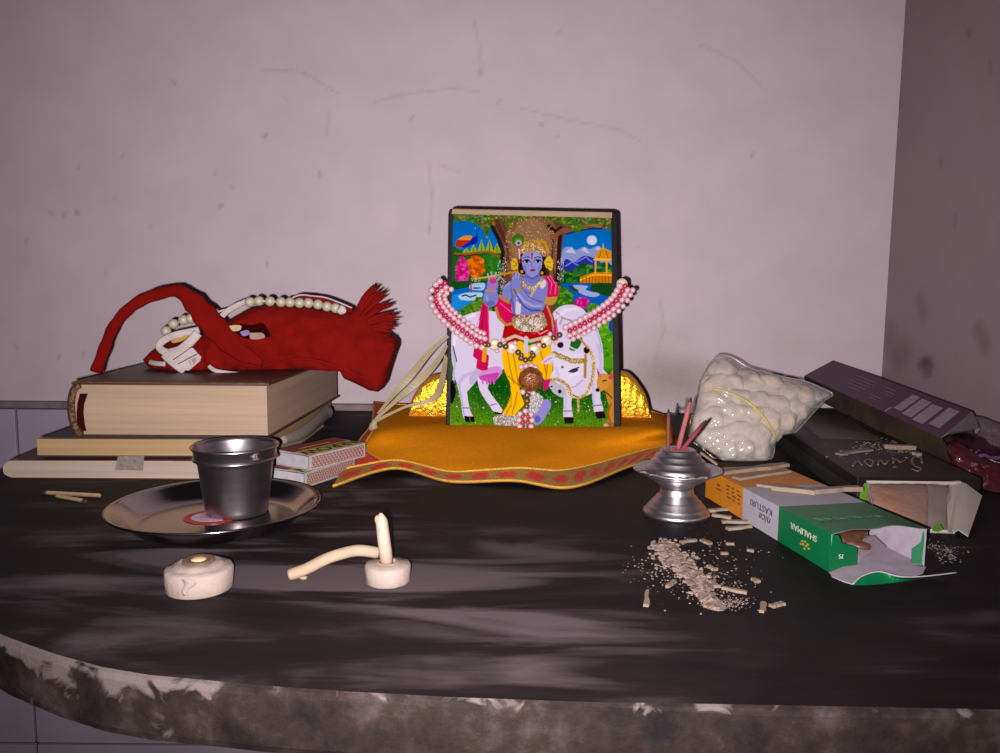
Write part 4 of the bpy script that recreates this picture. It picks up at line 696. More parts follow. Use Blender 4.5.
# fringe
for i in range(30):
    f = i/29; ex = [(372, 284), (378, 285), (383, 290), (388, 297), (393, 305), (396, 312), (399, 320), (396, 326), (391, 332), (389, 336)]
    k = f*(len(ex)-1); j = min(int(k), len(ex)-2); q = k-j; x1 = ex[j][0]*(1-q)+ex[j+1][0]*q+random.uniform(-2.5, 1); y1 = ex[j][1]*(1-q)+ex[j+1][1]*q+random.uniform(-2, 2)
    y1 = y1 if i % 5 else y1+3
    x0, y0 = 356+f*8, 313+f*20; xm, ym = (x0*.5+x1*.5)-2+3*f, (y0+y1)/2-1+random.uniform(-1.5, 1.5)
    d = 64.6+random.uniform(-.5, .5); mb = MB(); mb.tube(K([aty(x0, y0, 65), aty(xm, ym, d), aty(x1, y1, d+random.uniform(-.3, .6))], 7), [.2, .2, .19, .17, .14, .1, .03], 6); part('fringe_thread', mb, redc, bag, True)
mb = MB(); mb.blob(aty(360, 324, 65.2), (1.1, 1.0, 1.2), 3, .1, 3); part('fringe_knot', mb, redc, bag, True)
# piping seam along the lower front edge
mb = MB(); mb.tube(K([bp(262, 366, 64.2), bp(285, 361, 63.9), bp(305, 359, 63.7), bp(325, 363, 63.6), bp(345, 370, 63.6), bp(362, 377, 63.9), bp(378, 381, 64.3)], 40), .14, 6); part('seam', mb, redc, bag, True)
# bag opening: flat dark patch standing for the shaded hollow, with pale lining
mb = MB()
def patch(mb, pts, d, th=.06):
    p = K([aty(x, y, d) for x, y in pts+[pts[0]]], 34)[:-1]; mb.prism(p, (0, th, 0)); return mb
dz = 63.55
mb = patch(MB(), [(229, 326), (240, 324), (252, 325), (262, 323), (268, 330), (270, 336), (262, 338), (248, 339), (238, 335)], 63.35); part('opening', mb, M('dark_red_hollow_shade', (34, 3, 3), 1, spec=.02), bag, label='dark patch painted as the shaded inside of the bag opening')
for pts, rgb in (([(229, 326), (236, 325), (241, 326), (240, 330), (233, 331)], (160, 138, 110)), ([(240, 332), (247, 330), (250, 334), (243, 336)], (108, 90, 128)), ([(250, 333), (262, 333), (264, 338), (251, 339)], (128, 102, 90))):
    part('lining', patch(MB(), pts, 63.25), M('lining_%d' % rgb[0], rgb, .7), bag, label='pale lining showing in the opening')
# white cloth loops, red and white label
def strip(name, pts, wd, mat, n=20, th=.12, label=None, par=None):
    mb = MB(); Pq = K([aty(*a) for a in pts], n); rws = []
    for i, p in enumerate(Pq):
        t = (Pq[min(i+1, n-1)]-Pq[max(i-1, 0)]).normalized(); view = (p-Vector((0, 0, HC))).normalized(); s_ = t.cross(view).normalized(); nn = t.cross(s_).normalized()
        rws.append([p+s_*math.cos(2*PI*j/10)*wd/2+nn*math.sin(2*PI*j/10)*th for j in range(10)])
    mb.grid(rws, closed=True); mb.f += [tuple(range(10)), tuple((n-1)*10+j for j in range(10))]; mb.m += [0, 0]
    return part(name, mb, mat, par or bag, True, label=label)
strip('white_loop', [(199, 330, 64), (190, 332, 63.6), (176, 335, 63.3), (164, 340, 63.2), (159, 346, 63.2), (163, 351, 63.0), (170, 353, 62.9)], .62, whc, label='white cloth loop')
strip('white_loop', [(170, 353, 62.9), (180, 350, 62.8), (190, 342, 62.7), (198, 333, 62.9)], .75, whc, label='white cloth loop')
strip('white_band', [(217, 323, 64.9), (224, 314, 64.8), (234, 307, 64.8), (246, 302, 65), (252, 301, 65.3)], .5, whc, label='white inner band edge')
part('yellow_lining', patch(MB(), [(171, 341), (178, 337), (188, 335), (184, 340), (174, 343)], 63.35), M('yellow_lining', (150, 118, 40), .8), bag, label='yellow lining')
lab = strip('cloth_label', [(166, 353, 62.9), (171, 358, 62.7), (177, 363, 62.6), (186, 369.5, 62.6)], 1.0, whc, label='white folded cloth label')
mb = MB(); q = [(171, 357), (181, 348), (193, 348), (201, 357), (200, 361), (189, 370.5), (182, 370)]; mb.prism([aty(x, y, 62.35) for x, y in q], (0, .1, 0)); lb = part('cloth_label', mb, whc, bag, label='white cloth label with red print')
xd = (aty(201, 357, 62.3)-aty(182, 367, 62.3)).normalized(); yd_ = Vector((-xd.z, 0, xd.x)); inkr = M('red_ink', (150, 30, 24), .8); inkb = M('dark_ink', (60, 30, 30), .8)
part('print', text_mb('I JP', .5, aty(193, 361.5, 62.33), xd, yd_), inkr, lb, label='red printed letters')
for a, b in (((173, 360), (191, 347.5)), ((178, 364), (198, 353.5))): mb = MB(); mb.tube([aty(*a, 62.3), aty(*b, 62.3)], .035, 5); part('stitch_line', mb, inkb, lb)
strip('white_tip', [(150, 362, 64), (156, 363.5, 63.4), (165, 364, 63)], .42, whc, label='pale lining at the left tip')
strip('white_fold', [(209, 366, 62.9), (214, 370, 62.7), (222, 372, 62.8), (238, 374, 63.2), (250, 374, 63.6)], .35, whc, label='white folded hem at the bottom')
strip('rear_cord', [(290, 299, 66.4), (300, 295, 66.4), (313, 296, 66.3), (325, 297.5, 66.2), (338, 302, 66), (352, 308, 65.8)], .14, whc, th=.06)
strip('rear_hem', [(294, 301, 66.6), (306, 297.5, 66.6), (320, 299, 66.5), (336, 305, 66.2), (352, 311, 65.8)], .5, redc, th=.2)
mal = root('prayer_beads', 'string of round cream prayer beads coming out of the red cloth bag', 'prayer beads', (-18, 65, 12.5))
mbd = M('cream_bead', (150, 142, 122), .45, 0, .1, 200); bl = M('black_seed', (14, 12, 12), .5)
pb_ = MB(); pb_.blob((0, 0, 0), .42, 2, 0, 3); mbead = bpy.data.meshes.new('bead'); mbead.from_pydata([v*.01 for v in pb_.v], [], pb_.f); mbead.materials.append(mbd)
for pl_ in mbead.polygons: pl_.use_smooth = True
pathb = [(166, 331), (173.5, 324), (183.5, 320), (191, 318.5), (214, 313), (250, 302), (259, 301), (270, 301.3), (281, 302), (290, 302.3), (299.5, 303), (308.5, 303), (318, 304.5), (327, 306.5), (335.5, 308)]
for i, (x, y) in enumerate(pathb):
    o = bpy.data.objects.new('bead', mbead); C.objects.link(o); o.parent = mal; o.location = (aty(x, y, 64.7 if i < 5 else 64.9)-rootloc(mal))*.01
mb = MB(); mb.tube(K([aty(163, 338, 64.8)]+[aty(x, y, 64.8) for x, y in pathb]+[aty(343, 311, 65.2)], 60), .1, 5); part('string', mb, thr, mal, True)
mb = MB(); mb.blob(aty(342, 310, 64.6), (.4, .3, .35), 5, .3); part('string_knot', mb, whc, mal, True, label='white string knot')

# ================================================================== STEEL PLATE AND CUP
steel = M('stainless_steel', (158, 148, 150), .15, 1, .06, 30, bump=.05, bscale=40)
steel2 = M('cup_steel', (168, 158, 162), .3, 1, .08, 40, stretch=(1, 1, 8), bump=.08, bscale=30)
pF, pB = at(213, 534, 1.25), at(213, 474.5, 1.25); KP = 6.05/7.03; pc = Vector((aty(216, 503, pF.y+6.05).x, pF.y+6.05, 0))
plate = root('steel_plate', 'round stainless steel plate with raised rim on the dark shelf', 'plate', pc)
prof = [(0, .03), (4.9, .03), (5.2, .08), (5.6, .3), (6.5, 1.05), (6.75, 1.2), (6.95, 1.25), (7.03, 1.2), (7.0, 1.12), (6.9, 1.12), (6.75, 1.12), (6.6, 1.0), (5.7, .42), (5.35, .22), (5.0, .16), (0, .15)]
mb = MB(); mb.lathe(pc, [(r*KP, z) for r, z in prof], 96); part('dish', mb, steel, plate, True)
sc = at(212, 517, .17)
st = MB(); st.lathe(sc, [(0, .0), (1.62, .0), (1.62, .02), (0, .02)], 40, ell=(1, .9)); stk_ = part('sticker', st, M('red_sticker', (128, 26, 30), .4), plate, label='round red and white sticker')
st = MB(); st.lathe(sc+Vector((0, 0, .021)), [(0, 0), (1.2, 0), (1.2, .01), (0, .01)], 36, ell=(1, .85)); part('sticker_centre', st, M('sticker_pale', (150, 128, 146), .4, 0, .2, 500), stk_, label='pale sticker centre')
mb = MB()
for dy in (-.35, 0, .35): mb.box((sc.x-.7, sc.y+dy, .2), (1.4, 0, 0), (0, .12, 0), (0, 0, .01))
part('sticker_bands', mb, M('sticker_print', (120, 40, 60), .5), stk_)
rt, rb2 = at(235, 441, 4.75), None
cc_ = Vector((aty(235, 440, pc.y+1.6).x, pc.y+1.6, .16))
cup = root('steel_cup', 'small stainless steel cup standing in the steel plate', 'cup', cc_)
hh = 4.55
prof = [(0, .02), (1.85, .02), (1.92, .1), (1.95, .4), (2.3, 3.35), (2.4, 3.6), (2.52, 3.75), (2.55, 4.3), (2.68, 4.42), (2.72, 4.52), (2.66, hh), (2.58, 4.5), (2.5, 4.3), (2.44, 3.8), (2.3, 3.6), (1.85, .3), (0, .2)]
mb = MB(); mb.lathe(cc_, [(r*.96, z*.93) for r, z in prof], 72); part('cup_body', mb, steel2, cup, True)
mb = MB(); mb.lathe(cc_, [(2.4, 3.35), (2.49, 3.4), (2.49, 3.47), (2.4, 3.53)], 72); part('ridge', mb, steel2, cup, True)

# ================================================================== MATCHBOXES
wht = M('white_card', (136, 128, 124), .8); mred = M('matchbox_red', (112, 10, 22), .6); myel = M('matchbox_yellow', (160, 136, 34), .6); mtxt = M('matchbox_black', (34, 24, 10), .7)
def striker_mat():
    m = bpy.data.materials.new('striker'); m.use_nodes = True; nt = m.node_tree; b = nt.nodes['Principled BSDF']
    tc = nt.nodes.new('ShaderNodeTexCoord'); mp = nt.nodes.new('ShaderNodeMapping'); mp.inputs['Scale'].default_value = (1000, 1000, 1000); mp.inputs['Rotation'].default_value = (.0, .78, .5)
    ch = nt.nodes.new('ShaderNodeTexChecker'); ch.inputs['Scale'].default_value = 1; ch.inputs[1].default_value = (*lin((78, 30, 26)), 1); ch.inputs[2].default_value = (*lin((146, 118, 110)), 1)
    nt.links.new(tc.outputs['Object'], mp.inputs[0]); nt.links.new(mp.outputs[0], ch.inputs[0]); nt.links.new(ch.outputs[0], b.inputs['Base Color']); b.inputs['Roughness'].default_value = .9; return m
strik = striker_mat()
def matchbox(n0, xr, yl, label, zb, txt=True, h=1.42):
    """n0: near bottom corner; xr: vector along the striker side; yl: vector along the tray end"""
    n0 = Vector(n0); n0.z = zb; xr = Vector(xr); yl = Vector(yl); up = Vector((0, 0, h)); r = root('matchbox', label, 'matchbox', n0, 'stacked matchboxes')
    mb = MB(); e = .04
    mb.box(n0, xr, yl, (0, 0, e)); mb.box(n0+up-Vector((0, 0, e)), xr, yl, (0, 0, e)); mb.box(n0, xr, yl.normalized()*e, up); mb.box(n0+yl-yl.normalized()*e, xr, yl.normalized()*e, up)
    sl = part('sleeve', mb, wht, r)
    xn, yn = xr.normalized(), yl.normalized(); tp = n0+up+Vector((0, 0, .005))
    mb = MB(); mb.box(tp+xn*.12+yn*.12, xr-xn*.24, yl*.46, (0, 0, .01)); part('yellow_panel', mb, myel, sl, label='yellow panel')
    mb = MB(); mb.box(tp+xn*.12+yn*.12+yl*.46, xr-xn*.24, yl*.54-yn*.25, (0, 0, .01)); part('red_panel', mb, mred, sl, label='red panel')
    part('lettering', text_mb('ARROW', 1.65, tp+xr*.5+yl*.265+Vector((0, 0, .01)), -xr, -yl, width=.92, bold=.03), mtxt, sl, label='black ARROW lettering')
    mb = MB(); mb.box(tp+xr*.2+yl*.66, xr*.5, yn*.1, (0, 0, .02)); mb.prism([tp+xr*.7+yl*.63, tp+xr*.7+yl*.71, tp+xr*.76+yl*.67], (0, 0, .02)); part('arrow_mark', mb, myel, sl, label='thin yellow arrow mark')
    mb = MB(); mb.box(n0+xn*.2+Vector((0, 0, .13))-yn*.012, xr-xn*.4, -yn*.012, (0, 0, h-.27)); part('striker', mb, strik, sl, label='brown cross-hatched striking strip')
    mb = MB(); q = n0+yn*.07+Vector((0, 0, .06)); q = q-xn*.02; l_ = xr; wy = yl-yn*.14; hz = h-.16
    mb.box(q, l_, wy, (0, 0, .04)); mb.box(q, xn*.05, wy, (0, 0, hz)); mb.box(q+l_-xn*.05, xn*.05, wy, (0, 0, hz)); mb.box(q, l_, yn*.04, (0, 0, hz)); mb.box(q+wy-yn*.04, l_, yn*.04, (0, 0, hz))
    part('tray', mb, M('tray_card', (140, 134, 138), .85), r, label='white card tray end'); return r
matchbox((-13.5, 53.1, 0), (2.5, 5.1, 0), (-2.95, 1.45, 0), 'lower matchbox of the two, mostly hidden beneath the other one', .0, h=1.1)
matchbox((-13.3, 53.6, 0), (3.1, 4.75, 0), (-2.85, 1.86, 0), 'red and yellow matchbox lettered ARROW, upper of the two beside the books', 1.11, h=1.1)
tri = M('match_wood', (130, 106, 78), .8); mhd = M('burnt_tip', (20, 14, 14), .9)
for (a, b, lab) in (((45, 492.5), (100, 495.5), 'longer pale matchstick lying left of the steel plate'), ((57, 496), (85, 501), 'shorter matchstick crossing under the longer one, left of the plate')):
    A0, B0 = at(*a, .13), at(*b, .13); mb = MB(); mb.tube([A0, B0], .13, 4); r = root('matchstick', lab, 'matchstick', (A0+B0)/2); part('stick', mb, tri, r)
    mb = MB(); mb.blob(A0 if a[0] < 50 else B0, (.2, .17, .15), 3); part('match_head', mb, mhd, r, True, label='burnt dark head')

# ================================================================== CHALKY DISCS AND DHOOP STICKS
chalk = M('white_chalk', (122, 107, 100), .9, 0, .1, 120, bump=.4, bscale=350, spec=.15)
d1 = at(199, 586, 0); d1.y += .0; d1 = Vector((aty(199.5, 580, 34.9).x, 34.9, 0))
h1 = root('incense_holder_disc', 'larger round white chalky disc with a brown-ringed centre, at front left', 'incense holder', d1)
mb = MB(); mb.lathe(d1, [(0, .01), (1.42, .01), (1.5, .08), (1.52, .95), (1.46, 1.06), (1.2, 1.1), (1.12, 1.14), (1.02, 1.24), (.86, 1.3), (0, 1.3)], 56)
for v in mb.v: v.x += .035*noise.noise(v*2.3); v.z += .05*noise.noise(v*1.9+Vector((5, 0, 0))) if v.z > .5 else 0
part('disc', mb, chalk, h1, True)
mb = MB(); mb.lathe(d1+Vector((0, 0, 1.28)), [(.74, 0), (.72, .1), (.6, .16), (.45, .13), (.34, .1), (.3, .0)], 40); part('burnt_ring', mb, M('burnt_brown', (74, 52, 36), .8, 0, .3, 200), h1, True, label='brown burnt ring')
mb = MB(); mb.lathe(d1+Vector((0, 0, 1.28)), [(.36, 0), (.33, .14), (.2, .19), (0, .2)], 28); part('wax_centre', mb, M('cream_wax', (158, 136, 100), .5), h1, True, label='cream wax centre')
mb = MB(); q = [(196, 572), (201, 573), (199, 580), (203, 588), (199, 592), (195, 585), (194, 579)]
mb = MB(); a0 = math.atan2(-1, -.05); PQ = []
for t_ in np.linspace(0, 1, 8): z_ = 1.0-.75*t_; aa = -PI/2+.02+.1*math.sin(t_*6); ww = .12+.06*math.sin(t_*5+.5); PQ.append([d1+Vector((math.cos(aa+s_*ww)*1.53, math.sin(aa+s_*ww)*1.53, z_)) for s_ in (-1, 0, 1)])
mb.grid(PQ); part('grey_stain', mb, M('grey_stain', (112, 100, 96), .9), h1, True, solid=.02, label='grey stain down the side')
d2 = Vector((aty(388, 575, 35.95).x, 35.95, 0))
h2 = root('incense_holder_disc', 'smaller round white chalky disc holding an upright dhoop stick', 'incense holder', d2)
mb = MB(); mb.lathe(d2, [(0, .01), (1.0, .01), (1.06, .07), (1.09, .8), (1.03, .9), (.6, .93), (.5, .98), (.38, .98), (.34, .85), (0, .8)], 48)
for v in mb.v: v.x += .03*noise.noise(v*2.7+Vector((3, 0, 0))); v.y += .03*noise.noise(v*2.7)
part('disc', mb, chalk, h2, True)
mb = MB(); mb.lathe(d2+Vector((0, 0, .9)), [(.52, .0), (.5, .1), (.4, .1), (.36, .0)], 30); part('socket_ring', mb, M('pinkish_ring', (126, 92, 84), .8), h2, True, label='pinkish ring round the socket')
dh = M('dhoop_cream', (124, 104, 86), .85, 0, .12, 100, bump=.4, bscale=400, spec=.2); dh2 = M('dhoop_pale', (134, 116, 102), .7, bump=.3, bscale=300)
A0 = d2+Vector((-.05, 0, .86)); B0 = aty(380.6, 513, 35.95); ax = B0-A0
s1 = root('dhoop_stick', 'pale dhoop stick standing upright in the smaller white disc', 'dhoop stick', A0)
mb = MB(); mb.tube([A0, A0+ax*.3, A0+ax*.6, A0+ax*.82, A0+ax*.87, A0+ax*.94, B0], [.31, .31, .3, .29, .27, .17, .07], 18); part('stick', mb, dh2, s1, True)
mb = MB(); mb.blob(A0+ax*.86+Vector((-.16, -.1, .05)), (.14, .14, .22), 2, .2); part('broken_tip', mb, dh, s1, True)
mb = MB(); pts = [at(289, 575.5, .28), at(305, 570, .36), at(325, 562.5, .55), at(345, 557, .75), at(360, 555, .95), at(373, 557, 1.1)]
pts = [at(289, 575, .3), aty(306, 569, 36.0), aty(326, 559, 36.3), aty(345, 552.8, 36.5), aty(360, 550.5, 36.6), aty(379, 553, 36.7)]
s2 = root('dhoop_stick', 'bent cream dhoop stick leaning from the shelf onto the smaller disc', 'dhoop stick', pts[0])
mb = MB(); mb.tube(K(pts, 24), [.25]+[.28]*22+[.25], 14); part('stick', mb, dh, s2, True)
mb = MB(); mb.blob(at(303, 577.5, .08), (.22, .16, .1), 4, .3); part('crumb', mb, dh, s2, True)
# ================================================================== METAL INCENSE HOLDER WITH STUBS
hc = Vector((aty(676.5, 500, 47.6).x, 47.6, 0))
ih = root('incense_holder', 'silver metal incense holder with ringed foot and wide flange, behind the ash', 'incense holder', hc)
alu = M('dull_aluminium', (176, 168, 172), .36, 1, .15, 60, bump=.15, bscale=200)
foot = [(0, .0), (2.0, .0), (2.06, .1), (2.02, .28), (1.86, .34), (1.82, .5), (1.74, .6), (1.58, .66), (1.55, .84), (1.44, .92), (1.32, .98), (1.28, 1.15), (1.12, 1.25), (1.05, 1.4), (1.0, 1.7)]
body = [(1.0, 1.65), (1.02, 1.8), (1.2, 2.0), (1.6, 2.25), (1.95, 2.45), (2.0, 2.55)]
flange = [(1.95, 2.5), (2.62, 2.78), (2.74, 2.86), (2.72, 2.93), (2.55, 2.9), (1.9, 2.72)]
dome = [(2.0, 2.7), (1.98, 3.0), (1.86, 3.12), (1.7, 3.18), (1.68, 3.4), (1.55, 3.5), (1.42, 3.55), (1.4, 3.75), (1.28, 3.84), (1.12, 3.9), (1.1, 4.08), (.98, 4.16), (.9, 4.17), (.5, 4.13), (0, 4.1)]
for nm, pr, lb_ in (('foot', foot, None), ('stem_bowl', body, None), ('flange', flange, None), ('ringed_dome', dome, None)):
    mb = MB(); mb.lathe(hc, pr, 72); part(nm, mb, alu, ih, True)
ashm = M('pale_ash', (106, 90, 82), 1, 0, .25, 200, bump=.8, bscale=500, spec=.05)
mb = MB()
for i in range(26):
    a = math.radians(random.uniform(185, 300)); mb.blob(hc+Vector((math.cos(a)*2.5, math.sin(a)*2.5, 2.9)), (.28, .22, .07), i, .4, 1)
part('ash_on_flange', mb, ashm, ih, True, label='tan ash spilt along the flange')
pk = M('pink_incense', (118, 58, 58), .8, 0, .15, 120); pk2 = M('crimson_incense', (96, 14, 32), .8, 0, .15, 120); pk3 = M('red_brown_incense', (88, 36, 30), .85)
char = M('charred_tip', (30, 24, 22), .95)
zt = 4.12
for (a, b, r_, m_, lab, dY) in (((668, 451), (668.5, 414), .12, pk3, 'leftmost red-brown incense stub standing in the metal holder', .2), ((678, 449), (690, 402), .15, pk, 'tallest pink incense stub standing in the metal holder', .3), ((681, 451), (703, 424), .13, pk2, 'crimson incense stub leaning right in the metal holder', -.1)):
    A0 = aty(*a, hc.y-.1+dY); A0.z = max(A0.z, 3.9); B0 = aty(*b, hc.y+.2+dY)
    r = root('incense_stub', lab, 'incense stick', A0); ax = B0-A0; mb = MB(); mb.tube([A0-ax*.02, A0+ax*.35, A0+ax*.7, B0], [r_*1.1, r_, r_, r_*.9], 10); part('stick', mb, m_, r, True)
    mb = MB(); t_ = ax.normalized(); mb.tube([B0-t_*.02, B0+t_*.12, B0+t_*.3], [r_*.92, r_*.75, r_*.3], 8); part('charred_tip', mb, char, r, True, label='charred black tip')
    if a[0] == 668:
        mb = MB(); mb.tube(K([B0+t_*.1, aty(671, 413, hc.y+.5), aty(675, 414.5, hc.y+.5), aty(677, 408, hc.y+.5), aty(677.5, 403, hc.y+.5)], 14), .06, 6); part('ash_curl', mb, char, r, True, label='thin dark curl of ash')
mb = MB(); q0 = aty(665, 452, hc.y-.5)
for p_ in [((664, 453), (672, 457)), ((676, 450), (684, 452)), ((673, 448), (676, 455)), ((686, 447), (689, 453))]: mb.tube([aty(*p_[0], hc.y-.3)+Vector((0, 0, .02)), aty(*p_[1], hc.y-.3)], .09, 6)
part('incense_fragments', mb, pk2, ih, True, label='short crimson incense fragments in the dome')
A0, B0 = aty(700, 454, 48.8), aty(717, 466, 46.9); mb = MB(); d_ = B0-A0; mb.box(A0, d_, (.15, .35, 0), (0, 0, .12)); 
tag(part('wood_sliver', mb, M('wood_sliver', (128, 108, 86), .85), None, loc=A0, bevel=.03), 'flat tan wood sliver leaning on the flange of the metal incense holder', 'wood sliver')

# ================================================================== LONG THREE-COLOUR CARTON
A_, D_, E_ = Vector((14.0, 51.7, 0)), Vector((16.5, 37.56, 0)), Vector((21.8, 38.6, 0)); lx = D_-A_; B_ = E_-lx; hb = 2.0
carton = root('incense_carton', 'long open carton in orange, white and green bands, lettered KASTURI and SHALIMAR', 'box', (A_+D_+B_+E_)/4)
cor = M('carton_orange', (158, 94, 8), .55, 0, .08, 80); cwh = M('carton_white', (132, 126, 134), .55, 0, .05, 80); cgr = M('carton_green', (0, 78, 42), .4, 0, .08, 80, spec=.4); cin = M('carton_inside', (136, 124, 134), .8)
ts = [0, .365, .655, 1.0]; mats = [cor, cwh, cgr, cin]; e = .045
zc = Vector((0, 0, hb)); nx_ = lx.normalized(); nw = (E_-D_).normalized()
mb = MB()
def seg(o, a, b, z0, z1, mi):                       # thin board between two long lines
    pass
for k in range(3):
    t0, t1 = ts[k], ts[k+1]; a, b, c, d = A_+lx*t0, A_+lx*t1, B_+lx*t1, B_+lx*t0; u = Vector((0, 0, .03))
    mb.add([a+u, b+u, b+zc, a+zc], [(0, 1, 2, 3)], k); mb.add([d+u, c+u, c+zc, d+zc], [(0, 1, 2, 3)], k)
    sg = .0
    if k < 2: mb.add([a+zc, b+zc, c+zc, d+zc], [(0, 1, 2, 3)], k)
    else:                                            # slightly bulged torn top, wavy free edge
        N = 14; rows_ = []
        for i in range(N+1):
            t = i/N; r = []
            for j in range(13):
                s_ = j/12; p = a.lerp(d, s_).lerp(b.lerp(c, s_), t)+zc
                p.z += .22*math.sin(PI*s_)*(t**1.5)+.07*math.sin(s_*9+1)*t*t*math.sin(PI*s_); p = p-nx_*(.22*math.sin(s_*7)**2*(t > .99)*math.sin(PI*s_)); r.append(p)
            rows_.append(r)
        mb.grid(rows_, k); mb.grid([[p-Vector((0, 0, .04)) for p in r] for r in rows_], 3)
    mb.add([a+u, b+u, c+u, d+u], [(0, 1, 2, 3)], k)
mb.add([A_, B_, B_+zc, A_+zc], [(0, 1, 2, 3)], 0)
i1, i2, i3, i4 = A_+nw*e, D_+nw*e, E_-nw*e, B_-nw*e; u = Vector((0, 0, .08)); zt_ = Vector((0, 0, hb-.04))
mb.add([i1+u, i2+u, i2+zt_, i1+zt_], [(0, 1, 2, 3)], 3); mb.add([i4+u, i3+u, i3+zt_, i4+zt_], [(0, 1, 2, 3)], 3); mb.add([i1+u, i2+u, i3+u, i4+u], [(0, 1, 2, 3)], 3)
mb.add([D_, i2, i2+zt_, D_+zc], [(0, 1, 2, 3)], 3); mb.add([E_, i3, i3+zt_, E_+zc], [(0, 1, 2, 3)], 3)
part('carton_body', mb, mats, carton, False, fixn=False)
up_ = Vector((0, 0, 1)); sx_ = (A_-D_).normalized(); sd = -up_                    # lettering on the long side reads upside down
blk = M('print_black', (24, 20, 22), .6); gold = M('print_gold', (140, 116, 40), .5); whp = M('print_white', (150, 150, 140), .5); brn = M('print_brown', (84, 44, 10), .7)
part('lettering', text_mb('KASTURI', .55, A_+lx*.52+Vector((0, 0, 1.42)), sx_, sd, width=1.2), blk, carton, label='black KASTURI lettering upside down')
part('lettering', text_mb('nice', .72, A_+lx*.555+Vector((0, 0, .85)), sx_, sd, shear=.3, width=1.15), blk, carton, label='black script lettering nice upside down')
part('lettering', text_mb('SHALIMAR', .47, A_+lx*.83+Vector((0, 0, 1.35)), sx_, sd, width=1.15), whp, carton, label='pale SHALIMAR lettering upside down')
mb = MB(); oc = A_+lx*.845+Vector((0, 0, .72)); nn_ = sx_.cross(sd)
for dx, dz, s_ in ((-.35, .12, .16), (0, .2, .16), (.35, .12, .16), (-.5, -.12, .15), (-.18, -.05, .15), (.18, -.05, .15), (.5, -.12, .15), (0, -.28, .15)):
    s_ *= .8; c0 = oc+sx_*dx*.75+up_*dz*.8+nn_*.012; mb.prism([c0-sx_*s_, c0+up_*s_*.55, c0+sx_*s_, c0-up_*s_*.55], nn_*.012)
part('flower_mark', mb, gold, carton, label='small gold flower mark')
mb = MB()
for k in range(4):
    for w0 in range(3): mb.box(A_+lx*(.21+.05*w0+.004*k)+up_*(1.55-.24*k)+nn_*.01, lx*.04*(.6 if (k+w0) % 3 else .95), nn_*.012, (0, 0, .1))
mb.box(A_+lx*.12+up_*1.25+nn_*.01, lx*.03, nn_*.012, (0, 0, .12)); mb.box(A_+lx*.11+up_*1.0+nn_*.01, lx*.05, nn_*.012, (0, 0, .08))
part('small_print', mb, brn, carton, label='rows of small brown print')
tcx = A_+lx*.86+nw*2.3+Vector((0, 0, hb+.13)); part('top_lettering', text_mb('SHALIMAR', .55, tcx, -nw, (D_-A_).normalized(), width=1.5), M('embossed_green', (40, 96, 66), .5), carton, label='faint embossed SHALIMAR on the green top')
def ppoly(name, pts, Y, mat, th=.05, par=carton, label=None):   # card flap standing near depth Y (per point)
    mb = MB(); P_ = [aty(x, y, Y if not hasattr(Y, '__len__') else Y[i]) for i, (x, y) in enumerate(pts)]
    for p in P_: p.z = max(p.z, .03)
    n_ = (P_[1]-P_[0]).cross(P_[2]-P_[0]).normalized(); mb.prism(P_, n_*th); return part(name, mb, mat, par, label=label)
def gpoly(name, pts, mat, par, label=None, th=.04):
    mb = MB(); mb.prism([at(*p) for p in pts], (0, 0, th)); return part(name, mb, mat, par, label=label)
lf = ppoly('side_flap', [(829.3, 534.2), (838.8, 535.5), (842, 543), (857.4, 547.6), (856.8, 564.7), (842, 567), (829.6, 572.4)], [37.5, 37.75, 37.85, 38.3, 38.3, 37.9, 37.5], cgr, label='green side flap folded across the opening')
part('flap_mark', text_mb('75', .32, aty(841, 556, 37.72), (Vector((-1, -.25, 0))), (0, 0, -1)), whp, lf)
ppoly('side_flap', [(924.4, 531), (924.4, 567.3), (910.7, 569.3), (911.6, 549), (920.5, 543), (922.5, 533)], [38.65, 38.65, 38.9, 38.9, 38.75, 38.7], cgr, label='green right-hand side flap')
gpoly('bottom_flap', [(829.5, 573, .03), (832, 577, .03), (842, 581.5, .03), (853, 585, .03), (880, 583.5, .03), (905, 579.5, .04), (923, 573.5, .05), (926, 567.5, .05), (860, 562, .05)], cin, carton, 'white inside of the bottom flap')
mb = MB(); lp = K([at(852, 585, .06), at(870, 584.8, .06), at(895, 582.5, .06), at(925, 577.5, .06), at(957, 573.6, .3)], 24); lq = K([at(853, 584.4, .08), at(862, 576.5, .3), at(879, 572, .42), at(900, 577, .36), at(925, 576.6, .35), at(957, 572.8, .36)], 24)
mb.grid([lp, [a.lerp(b, .5) for a, b in zip(lp, lq)], lq]); part('tuck_flap', mb, cgr, carton, False, solid=.03, label='green tuck flap lying in front')
mb = MB(); mb.tube([p+Vector((0, 0, .02)) for p in lq], .035, 5); part('cut_edge', mb, cin, carton, True, label='white cut edge of the tuck flap')
mb = MB(); mb.blob(Vector((18.6, 40.6, .85)), (1.2, 1.4, .62), 6, .3, 3); part('inner_sachet', mb, M('brown_sachet', (72, 44, 28), .35, 0, .4, 120, spec=.7), carton, True, label='brown sachet inside the box')
mb = MB(); q = [aty(x, y, yy) for x, y, yy in [(846, 543, 39.4), (858, 538, 40), (874, 536, 40), (886, 547, 39.4), (872, 552, 39.2), (862, 558, 39), (858, 565, 38.9)]]; mb.prism(q, (0, .05, .02)); part('sachet_film', mb, film('grey_film', .45, .15, (120, 105, 110)), carton, label='torn greyish plastic film')

